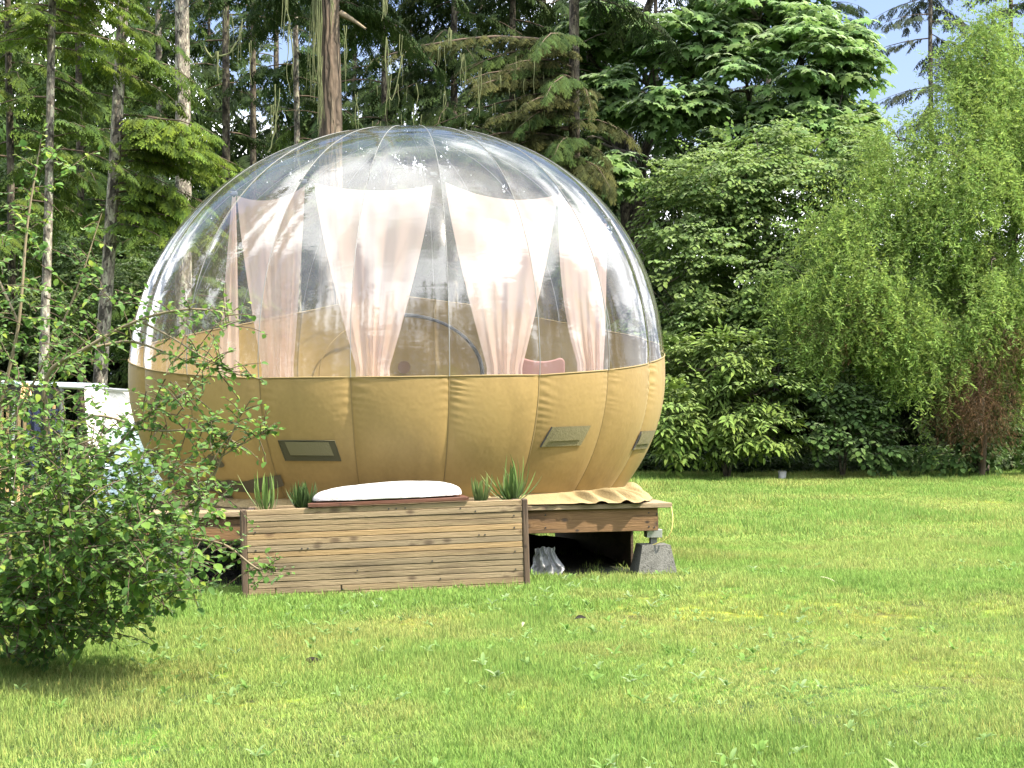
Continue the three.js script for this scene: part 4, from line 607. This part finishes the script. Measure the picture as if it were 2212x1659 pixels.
crownTree({ name: 'laurel_shrub', label: 'glossy narrow-leaved green shrub beside the right side of the tent', category: 'shrub', base: [1570, 1020, 24.6], stems: [[[[1560, 900, 24.6], [1530, 800, 24.3]], 0.03], [[[1600, 920, 24.5], [1640, 800, 24.3]], 0.03], [[[1540, 940, 24.4], [1460, 900, 24.2]], 0.025]], geos: LANCE, mat: M.glossLeaf, col: [0.135, 0.205, 0.046], size: [0.9, 1.3], gap: 0.40, gapF: 1.9, up: 0.5, r0: 0.03, lobes: [[1500, 800, 24.3, 90, 60, 230], [1580, 770, 24.3, 70, 50, 190], [1640, 850, 24.2, 100, 60, 280], [1530, 880, 24, 110, 60, 320], [1440, 900, 23.9, 60, 60, 150], [1640, 930, 24, 100, 40, 170], [1500, 960, 23.9, 90, 30, 110], [1440, 780, 24.8, 60, 60, 130]] });
crownTree({ name: 'dark_shrub', label: 'darker shrub with broad leaves in the shade below the willow', category: 'shrub', base: [1820, 1010, 24.8], stems: [[[[1800, 900, 24.8], [1770, 820, 24.6]], 0.03], [[[1840, 920, 24.8], [1900, 850, 24.6]], 0.03]], geos: ROUND, mat: M.glossLeaf, col: [0.068, 0.122, 0.034], size: [0.9, 1.4], gap: 0.42, gapF: 1.8, up: 0.4, r0: 0.03, lobes: [[1780, 850, 24.6, 100, 60, 200], [1860, 900, 24.6, 110, 60, 220], [1750, 930, 24.4, 80, 50, 130], [1860, 960, 24.3, 90, 40, 120], [1960, 930, 24.8, 80, 60, 130], [1700, 790, 25, 70, 60, 120], [2060, 960, 24.6, 80, 40, 110], [2170, 970, 24.8, 80, 40, 110], [2130, 920, 24.9, 60, 40, 60]] });
// shrubs and saplings left of the tent, behind the clothes line
const bushes = [[60, 650, 20, 100, 120, 420, 'leafy sapling thicket at the left edge behind the lean-to'], [300, 620, 21, 90, 130, 420, 'leafy sapling between the pale leaning trunk and the dome'], [180, 560, 22, 110, 130, 420, 'leafy sapling behind the two leaning trunks'], [420, 560, 23, 70, 120, 280, 'leafy sapling close behind the left side of the dome'], [40, 400, 23.5, 110, 110, 420, 'tall leafy sapling rising behind the slim leaning conifer'], [320, 430, 24, 80, 110, 300, 'tall leafy sapling rising between the leaning and the lichen-flecked trunk']];
for (const [px, py, d, rx, ry, n, label] of bushes) crownTree({ name: 'sapling', label, base: [px, 950, d], stems: [[[[px - 10, 800, d], [px + 12, py, d]], 0.03]], geos: SMALL, mat: M.leaf, col: [0.075, 0.130, 0.036], size: [0.8, 1.3], gap: 0.38, gapF: 1.8, r0: 0.03, shell: 0.15, flat: 1.6, lobes: [[px, py, d, rx, ry * 0.7, n], [px + 20, py + ry * 0.9, d, rx * 0.9, ry * 0.5, n / 2]] });
// the wood beyond: one mass of dark undergrowth and low boughs
{
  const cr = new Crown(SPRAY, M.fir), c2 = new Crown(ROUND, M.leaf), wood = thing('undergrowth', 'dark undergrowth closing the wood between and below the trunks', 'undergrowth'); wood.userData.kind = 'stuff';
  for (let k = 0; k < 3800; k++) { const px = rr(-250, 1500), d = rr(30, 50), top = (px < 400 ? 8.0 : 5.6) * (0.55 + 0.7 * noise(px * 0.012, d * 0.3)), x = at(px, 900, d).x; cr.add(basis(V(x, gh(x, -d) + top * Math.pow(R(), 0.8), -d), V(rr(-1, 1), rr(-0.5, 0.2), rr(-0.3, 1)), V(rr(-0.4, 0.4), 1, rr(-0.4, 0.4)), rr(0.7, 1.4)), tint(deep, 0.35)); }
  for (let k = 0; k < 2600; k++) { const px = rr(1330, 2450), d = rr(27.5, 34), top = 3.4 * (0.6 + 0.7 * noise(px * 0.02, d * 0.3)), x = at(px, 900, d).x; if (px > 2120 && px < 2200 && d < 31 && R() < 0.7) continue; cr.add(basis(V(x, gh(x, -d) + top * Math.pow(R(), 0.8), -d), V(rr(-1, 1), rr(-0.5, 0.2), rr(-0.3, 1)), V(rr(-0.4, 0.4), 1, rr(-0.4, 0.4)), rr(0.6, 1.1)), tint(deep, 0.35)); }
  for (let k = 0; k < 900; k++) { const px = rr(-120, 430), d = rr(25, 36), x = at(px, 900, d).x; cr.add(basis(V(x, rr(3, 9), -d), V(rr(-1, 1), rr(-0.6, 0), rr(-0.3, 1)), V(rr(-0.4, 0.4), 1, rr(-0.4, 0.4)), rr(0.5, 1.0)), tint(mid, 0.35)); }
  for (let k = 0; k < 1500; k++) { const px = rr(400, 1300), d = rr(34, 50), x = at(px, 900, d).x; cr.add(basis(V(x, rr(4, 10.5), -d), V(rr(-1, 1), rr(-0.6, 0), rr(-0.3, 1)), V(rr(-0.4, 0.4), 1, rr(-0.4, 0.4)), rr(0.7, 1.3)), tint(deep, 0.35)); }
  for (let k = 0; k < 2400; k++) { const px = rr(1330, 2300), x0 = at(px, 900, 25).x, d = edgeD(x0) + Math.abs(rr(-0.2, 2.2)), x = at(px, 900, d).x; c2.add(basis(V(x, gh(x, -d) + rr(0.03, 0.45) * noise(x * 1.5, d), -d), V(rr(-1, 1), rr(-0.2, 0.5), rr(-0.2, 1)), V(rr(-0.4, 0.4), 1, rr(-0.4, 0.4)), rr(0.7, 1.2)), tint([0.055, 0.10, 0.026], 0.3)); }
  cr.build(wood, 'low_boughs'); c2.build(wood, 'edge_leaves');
}
// the wood behind the viewer, mirrored in the dome
{
  const wood = thing('woodland', 'dark conifer wood across the lawn, seen mirrored in the clear dome', 'woodland'), cr = new Crown([SPRAY[0]], M.fir), tr = new Geo(), mid = deep; wood.userData.kind = 'stuff';
  for (let k = 0; k < 44; k++) {
    const az = lerp(0.95, 5.62, (k + rr(0.1, 0.9)) / 44), rad = az > 4.9 ? rr(15, 24) : rr(21, 31), x = Math.sin(az) * rad, z = -Math.cos(az) * rad, h = rr(18, 26) * (x > 8 && z < 8 ? 0.62 : 1);
    tr.tube([V(x, -0.2, z), V(x, h, z)], (t) => 0.22 * (1 - 0.9 * t), 7);
    for (let j = 0; j < 240; j++) { const t = Math.pow(R(), 0.85), a = R() * 6.283, l = 3.0 * (1 - t) + 0.4; const q = rr(0.2, 0.75) * l; cr.add(basis(V(x + Math.cos(a) * q, 1 + (h - 1) * t, z + Math.sin(a) * q), V(Math.cos(a), -0.35, Math.sin(a)), V(rr(-0.2, 0.2), 1, rr(-0.2, 0.2)), rr(1.1, 1.9) * (0.5 + 0.6 * (1 - t))), tint(mid, 0.3)); }
  }
  part('trunks', tr.build(), M.barkDark, wood); cr.build(wood, 'boughs');
}

// ------------------------------------------------------------------ left: lean-to, clothes rail, sheets
{
  const d = 15.2, t = thing('lean_to', 'black-framed lean-to with a corrugated roof edge at the far left', 'shelter', at(60, 1090, d)), o = t.position, P = (x, y, dd = d) => at(x, y, dd).sub(o);
  const a = P(-120, 826), b = P(131, 834), W = b.x - a.x;
  const f = box(W, pxm(26, d), 0.05, 0.004), fo = part('fascia', f, M.blackWood, t); fo.position.set((a.x + b.x) / 2, P(0, 849).y, 0); fo.rotation.z = -0.008;
  part('roof', new Geo().grid(240, 12, (u, v) => ({ p: V(lerp(a.x - 0.05, b.x, u), lerp(a.y, b.y, u) + 0.014 + 0.013 * Math.sin(u * W / 0.076 * 6.283) + v * 0.05, 0.06 - v * 1.8), u, w: v })).build(), M.bluePlastic, t);
  const post = (x, w, m, y0 = 836, y1 = 1100) => { const q = P(x, y1), h = P(x, y0).y - q.y, g = box(pxm(w, d), h, pxm(w, d), 0.004), p = part('post', g, m, t); p.position.set(q.x, q.y + h / 2, -0.03); };
  post(126, 13, M.blackWood); post(-110, 13, M.blackWood);
  for (let k = 0; k < 17; k++) { const x = -96 + k * 12.6, s = part('slat', box(0.028, 1.05, 0.018, 0.003), k % 4 === 1 ? M.house : M.tan, t); s.position.set(P(x, 1000).x, P(x, 985).y, -0.15); }
  const r = part('rail', box(W, 0.04, 0.04, 0.004), M.blackWood, t); r.position.set((a.x + b.x) / 2, P(0, 1000).y, -0.18);
  const rail = thing('clothes_rail', 'grey metal rail at head height left of the tent, carrying the white sheet', 'rail', at(140, 1090, 14.6)), ro = rail.position, Q = (x, y, dd) => at(x, y, dd).sub(ro);
  part('bar', new Geo().tube([Q(128, 836, 14.6), Q(220, 840, 14.5), Q(330, 848, 14.4)], () => 0.017, 8).build(), M.steel, rail);
  part('post', new Geo().tube([Q(133, 836, 14.6), Q(133, 1100, 14.6)], () => 0.02, 8).build(), M.dullSteel, rail);
  part('post', new Geo().tube([Q(330, 848, 14.4), Q(330, 1100, 14.4)], () => 0.02, 8).build(), M.dullSteel, rail);
  const hangCloth = (name, label, cat, m, tl, tr2, bl, br, dt, db, amp, seed, group) => {
    const p0 = at(tl[0], tl[1], dt), g = new Geo().grid(60, 48, (s, v) => { const x = lerp(lerp(tl[0], tr2[0], s), lerp(bl[0], br[0], s), Math.pow(v, 1.3)), y = lerp(lerp(tl[1], tr2[1], s), lerp(bl[1], br[1], s), v), q = at(x, y, lerp(dt, db, v)); q.z += amp * (0.3 + v) * (Math.sin(s * 21 + 4 * noise(s * 3, v * 2, seed)) * 0.6 + (noise(s * 9, v * 5, seed) - 0.5)); q.y += 0.03 * (noise(s * 8, seed) - 0.5) * v; return { p: q.sub(p0), u: s, w: v }; }).build();
    const c = part(numbered(name), g, m, scene); c.position.copy(p0); return tag(c, label, cat, group);
  };
  hangCloth('sheet', 'white sheet draped over the grey metal rail left of the tent', 'sheet', M.sheet, [183, 838], [332, 847], [196, 1010], [372, 1080], 14.5, 14.1, 0.05, 3);
  hangCloth('plastic_cover', 'pale blue plastic sheet flaring to the ground beside the tent', 'plastic sheet', M.bluePlastic, [236, 930], [312, 900], [186, 1110], [386, 1094], 14.0, 13.6, 0.06, 8);
  hangCloth('jacket', 'navy blue garment hanging in the lean-to at the left', 'clothing', M.navy, [62, 880], [128, 884], [40, 1046], [126, 1050], 14.9, 14.9, 0.05, 12);
  hangCloth('rag', 'small tan cloth hung over the black fascia of the lean-to', 'cloth', M.tan, [47, 826], [64, 826], [44, 862], [70, 860], 15.1, 15.05, 0.02, 15);
}

// ------------------------------------------------------------------ small things on the lawn
{
  const dry = (name, label, px, py, d, len, wid, c, rot, tilt, cat) => { const p = at(px, py, d); p.y = gh(p.x, p.z) + 0.045; const o = part(name, new Geo().leaf(basis(V(0, 0, 0), V(Math.cos(rot), tilt, Math.sin(rot)), V(0.2, 1, 0.3)), len, wid, c, c.map((v) => v * 1.2), { n: 6, fold: 0.5, curl: 0.35 }).build(), M.leaf, scene); o.position.copy(p); tag(o, label, cat); };
  dry('dead_leaf', 'dark curled dead leaf lying on the lawn before the plastic and pier block', 1240, 1358, 8.2, 0.07, 0.05, [0.02, 0.017, 0.012], 0.4, 0.5, 'leaf');
  dry('feather', 'pale slender dry blade lying alone on the lawn at right', 1770, 1278, 10.0, 0.13, 0.016, [0.5, 0.46, 0.34], 0.5, 0.02, 'dry stalk');
  dry('dry_stalk', 'pale curled stalk on the lawn in front of the planter', 1128, 1376, 7.9, 0.09, 0.016, [0.6, 0.56, 0.38], 1.4, 0.9, 'dry stalk');
  const p = at(1690, 1047, 24.2), t = thing('bucket', 'small white bucket on the far lawn before the dark shrubs', 'bucket', [p.x, gh(p.x, p.z), p.z]);
  const pr = [[0.052, 0], [0.056, 0.0], [0.066, 0.13], [0.070, 0.13], [0.070, 0.14], [0.063, 0.14], [0.054, 0.008], [0.0, 0.008]].map(([x, y]) => new THREE.Vector2(x, y)); part('pail', new THREE.LatheGeometry(pr, 24), M.white, t); const hd = new THREE.TorusGeometry(0.066, 0.003, 6, 20, Math.PI); hd.rotateX(-1.1); hd.translate(0, 0.13, 0); part('handle', hd, M.steel, t);
  const c = at(676, 1432, 7.0), cl = new THREE.IcosahedronGeometry(0.024, 3), q = cl.attributes.position; for (let i = 0; i < q.count; i++) { const k = 0.7 + 0.6 * noise(q.getX(i) * 50, q.getY(i) * 50, q.getZ(i) * 50); q.setXYZ(i, q.getX(i) * k * 1.3, q.getY(i) * k * 0.6, q.getZ(i) * k); } cl.computeVertexNormals(); const o = part('soil_clod', cl, M.soil, scene); o.position.set(c.x, gh(c.x, c.z) + 0.02, c.z); tag(o, 'dark crumb of soil lying in the grass at lower left', 'soil');
}
// a pale house glimpsed beyond the willow
{
  const p = at(2165, 930, 46), t = thing('house', 'pale house glimpsed through the gap under the willow at right', 'house', [p.x, gh(p.x, p.z) - 0.1, p.z]);
  const w = box(5, 2.6, 4, 0.01); w.translate(0.6, 1.3, 0); part('wall', w, M.house, t);
  const s = new THREE.Shape(); s.moveTo(-2.3, 2.6); s.lineTo(0, 4.0); s.lineTo(2.3, 2.6); s.closePath(); const rf = new THREE.ExtrudeGeometry(s, { depth: 5.4, bevelEnabled: false }); rf.rotateY(Math.PI / 2); rf.translate(-2.1, 0.01, 0); part('roof', rf, M.slate, t);
  for (const x of [-0.6, 1.6]) { const g = box(0.9, 1.0, 0.06, 0.005); const o = part('window', g, M.slate, t); o.position.set(x, 1.5, 2.02); const f = part('frame', box(1.0, 0.07, 0.09, 0.005), M.white, o); f.position.set(0, -0.53, 0.01); }
}

// ------------------------------------------------------------------ the shrub close to the viewer, at left
{
  const base = at(40, 1420, 7.3); base.y = gh(base.x, base.z); const t = thing('foreground_shrub', 'leafy green shrub reaching in from the left in front of the tent', 'shrub', base), B = (x, y, d) => at(x, y, d).sub(base), O = V(0, -0.05, 0);
  const limbs = [
    [[O, B(60, 1200, 7.1), B(100, 980, 6.9), B(103, 812, 6.8), B(180, 756, 6.7), B(300, 692, 6.6), B(411, 668, 6.5), B(505, 678, 6.45)], 0.014],
    [[B(180, 756, 6.7), B(270, 738, 6.7), B(313, 745, 6.6), B(430, 790, 6.6), B(560, 818, 6.5)], 0.007],
    [[B(300, 692, 6.6), B(372, 730, 6.55), B(440, 772, 6.5), B(500, 800, 6.5)], 0.005],
    [[O, B(90, 1230, 7.0), B(150, 1090, 6.8), B(230, 990, 6.7), B(340, 880, 6.6), B(420, 840, 6.6)], 0.012],
    [[O, B(120, 1260, 7.0), B(230, 1150, 6.8), B(340, 1120, 6.6), B(430, 1080, 6.5), B(480, 985, 6.45), B(520, 893, 6.4)], 0.010],
    [[B(480, 985, 6.45), B(540, 950, 6.4), B(578, 930, 6.4)], 0.003], [[B(470, 1000, 6.45), B(455, 960, 6.4), B(458, 905, 6.4)], 0.003],
    [[O, B(140, 1300, 7.1), B(260, 1230, 6.9), B(380, 1170, 6.7), B(480, 1175, 6.6), B(560, 1230, 6.5), B(610, 1240, 6.5)], 0.009],
    [[O, B(20, 1200, 7.2), B(-10, 960, 7.1), B(40, 700, 7), B(60, 480, 7), B(90, 300, 7)], 0.012],
    [[B(-10, 960, 7.1), B(60, 850, 7), B(160, 640, 6.9), B(220, 460, 6.9)], 0.006], [[B(40, 700, 7), B(-30, 520, 7.1), B(-20, 380, 7.1)], 0.006],
    [[B(100, 980, 6.9), B(200, 900, 6.8), B(330, 930, 6.7), B(440, 930, 6.6), B(520, 960, 6.55)], 0.006],
    [[O, B(-60, 1250, 6.9), B(-90, 1050, 6.8), B(20, 1010, 6.6), B(200, 950, 6.5)], 0.009], [[B(230, 1150, 6.8), B(300, 1040, 6.6), B(390, 1010, 6.5)], 0.005]];
  const lg = limbs.map(([p, r]) => { const c = curve(p, p.length * 7); part('branch', new Geo().tube(c, (s) => r * (1 - 0.8 * s) + 0.0012, 6, 0.15, r * 999).build(), M.twigPale, t); return c; });
  const LG = [0, 1, 2, 3, 4, 5].map((s) => new Geo().leaf(new THREE.Matrix4(), 1, 0.66 + 0.1 * (s % 3), [0.9, 0.92, 0.9], [1.05, 1.05, 1.0], { n: 6, fold: 0.28 + 0.1 * (s % 2), curl: 0.12 + 0.1 * (s % 4), peak: 0.52 }).build());
  const shades = [[0.15, 0.265, 0.05], [0.12, 0.235, 0.05], [0.085, 0.175, 0.045], [0.23, 0.31, 0.05]].map((c) => leafM(...c, 0.45));
  const leaves = [], tw = new Geo();
  const twig = (p, dir, len, n, size) => {
    const e = p.clone().addScaledVector(dir, len); e.y -= 0.15 * len; const m = p.clone().lerp(e, 0.5).add(V(rr(-0.06, 0.06) * len, 0.05 * len, rr(-0.06, 0.06) * len)), c = curve([p, m, e], 4); tw.tube(c, (s) => 0.0022 * (1 - 0.7 * s) + 0.0006, 4);
    for (let k = 0; k < n; k++) { const s = (k + 0.6) / n, q = p.clone().lerp(e, s), a = R() * 6.283, f = dir.clone().add(V(Math.cos(a), rr(-0.7, 0.45), Math.sin(a))).normalize(); leaves.push([basis(q, f, V(rr(-0.5, 0.5), 1, rr(-0.2, 0.7)), size * rr(0.6, 1.3)), q]); }
  };
  for (const c of lg) for (let k = 2; k < c.length; k++) { const s = k / c.length; if (s < 0.25) continue; const n = s > 0.6 ? 2 : 1; for (let j = 0; j < n; j++) if (R() < 0.62) twig(c[k], V(rr(-1, 1), rr(-0.5, 0.8), rr(-1, 1)).normalize(), rr(0.05, 0.17), 4 + Math.floor(R() * 4), 0.029); }
  // where the shrub is thick
  for (const [px, py, d, rx, ry, n, sz] of [[40, 1130, 6.8, 160, 190, 260, 0.037], [190, 1100, 6.6, 150, 150, 240, 0.036], [310, 1180, 6.5, 130, 90, 170, 0.038], [-40, 1240, 6.7, 120, 130, 120, 0.04], [80, 960, 6.8, 150, 100, 125, 0.032], [260, 980, 6.7, 130, 90, 44, 0.03], [190, 1280, 6.9, 180, 90, 190, 0.039], [30, 760, 6.9, 120, 120, 80, 0.032], [40, 560, 7, 90, 110, 24, 0.034], [110, 360, 7, 70, 70, 8, 0.038], [390, 1080, 6.5, 80, 90, 60, 0.032], [40, 1330, 7, 170, 90, 190, 0.041], [440, 700, 6.5, 60, 40, 18, 0.024], [370, 860, 6.6, 70, 70, 36, 0.026], [340, 1240, 6.7, 90, 60, 50, 0.037], [180, 660, 6.8, 90, 60, 20, 0.03], [120, 830, 6.8, 100, 70, 22, 0.03]])
    for (let k = 0; k < n; k++) { const a = R() * 6.283, r = Math.sqrt(R()), p = B(px + rx * r * Math.cos(a), py + ry * r * Math.sin(a), d + rr(-0.45, 0.4)); if (p.y < 0.0) continue; twig(p, V(rr(-0.6, 1), rr(-0.6, 0.7), rr(-0.5, 1)).normalize(), rr(0.08, 0.24), 5 + Math.floor(R() * 4), sz); }
  part('twigs', tw.build(), M.twig, t, null, 'stuff');
  // the leaves that show largest are parts of their own
  const seen = leaves.map((l, i) => { const s = l[0].getMaxScaleOnAxis(), w = l[1].clone().add(base); return [s / -w.z * (w.x / -w.z > -0.36 ? 1 : 0), i]; }).sort((a, b) => b[0] - a[0]), own = new Set(seen.slice(0, 300).map((s) => s[1])), rest = [[], [], [], []];
  leaves.forEach((l, i) => { const k = R() < 0.12 ? 3 : Math.floor(R() * 3); if (own.has(i)) { const o = part('leaf', LG[i % 6], shades[k], t); l[0].decompose(o.position, o.quaternion, o.scale); } else rest[k].push(l[0]); });
  rest.forEach((m, k) => { if (m.length) many('small_leaves', LG[k], shades[k], m, null, t); });
  console.log('shrub leaves', leaves.length);
}
renderer.render(scene, camera);
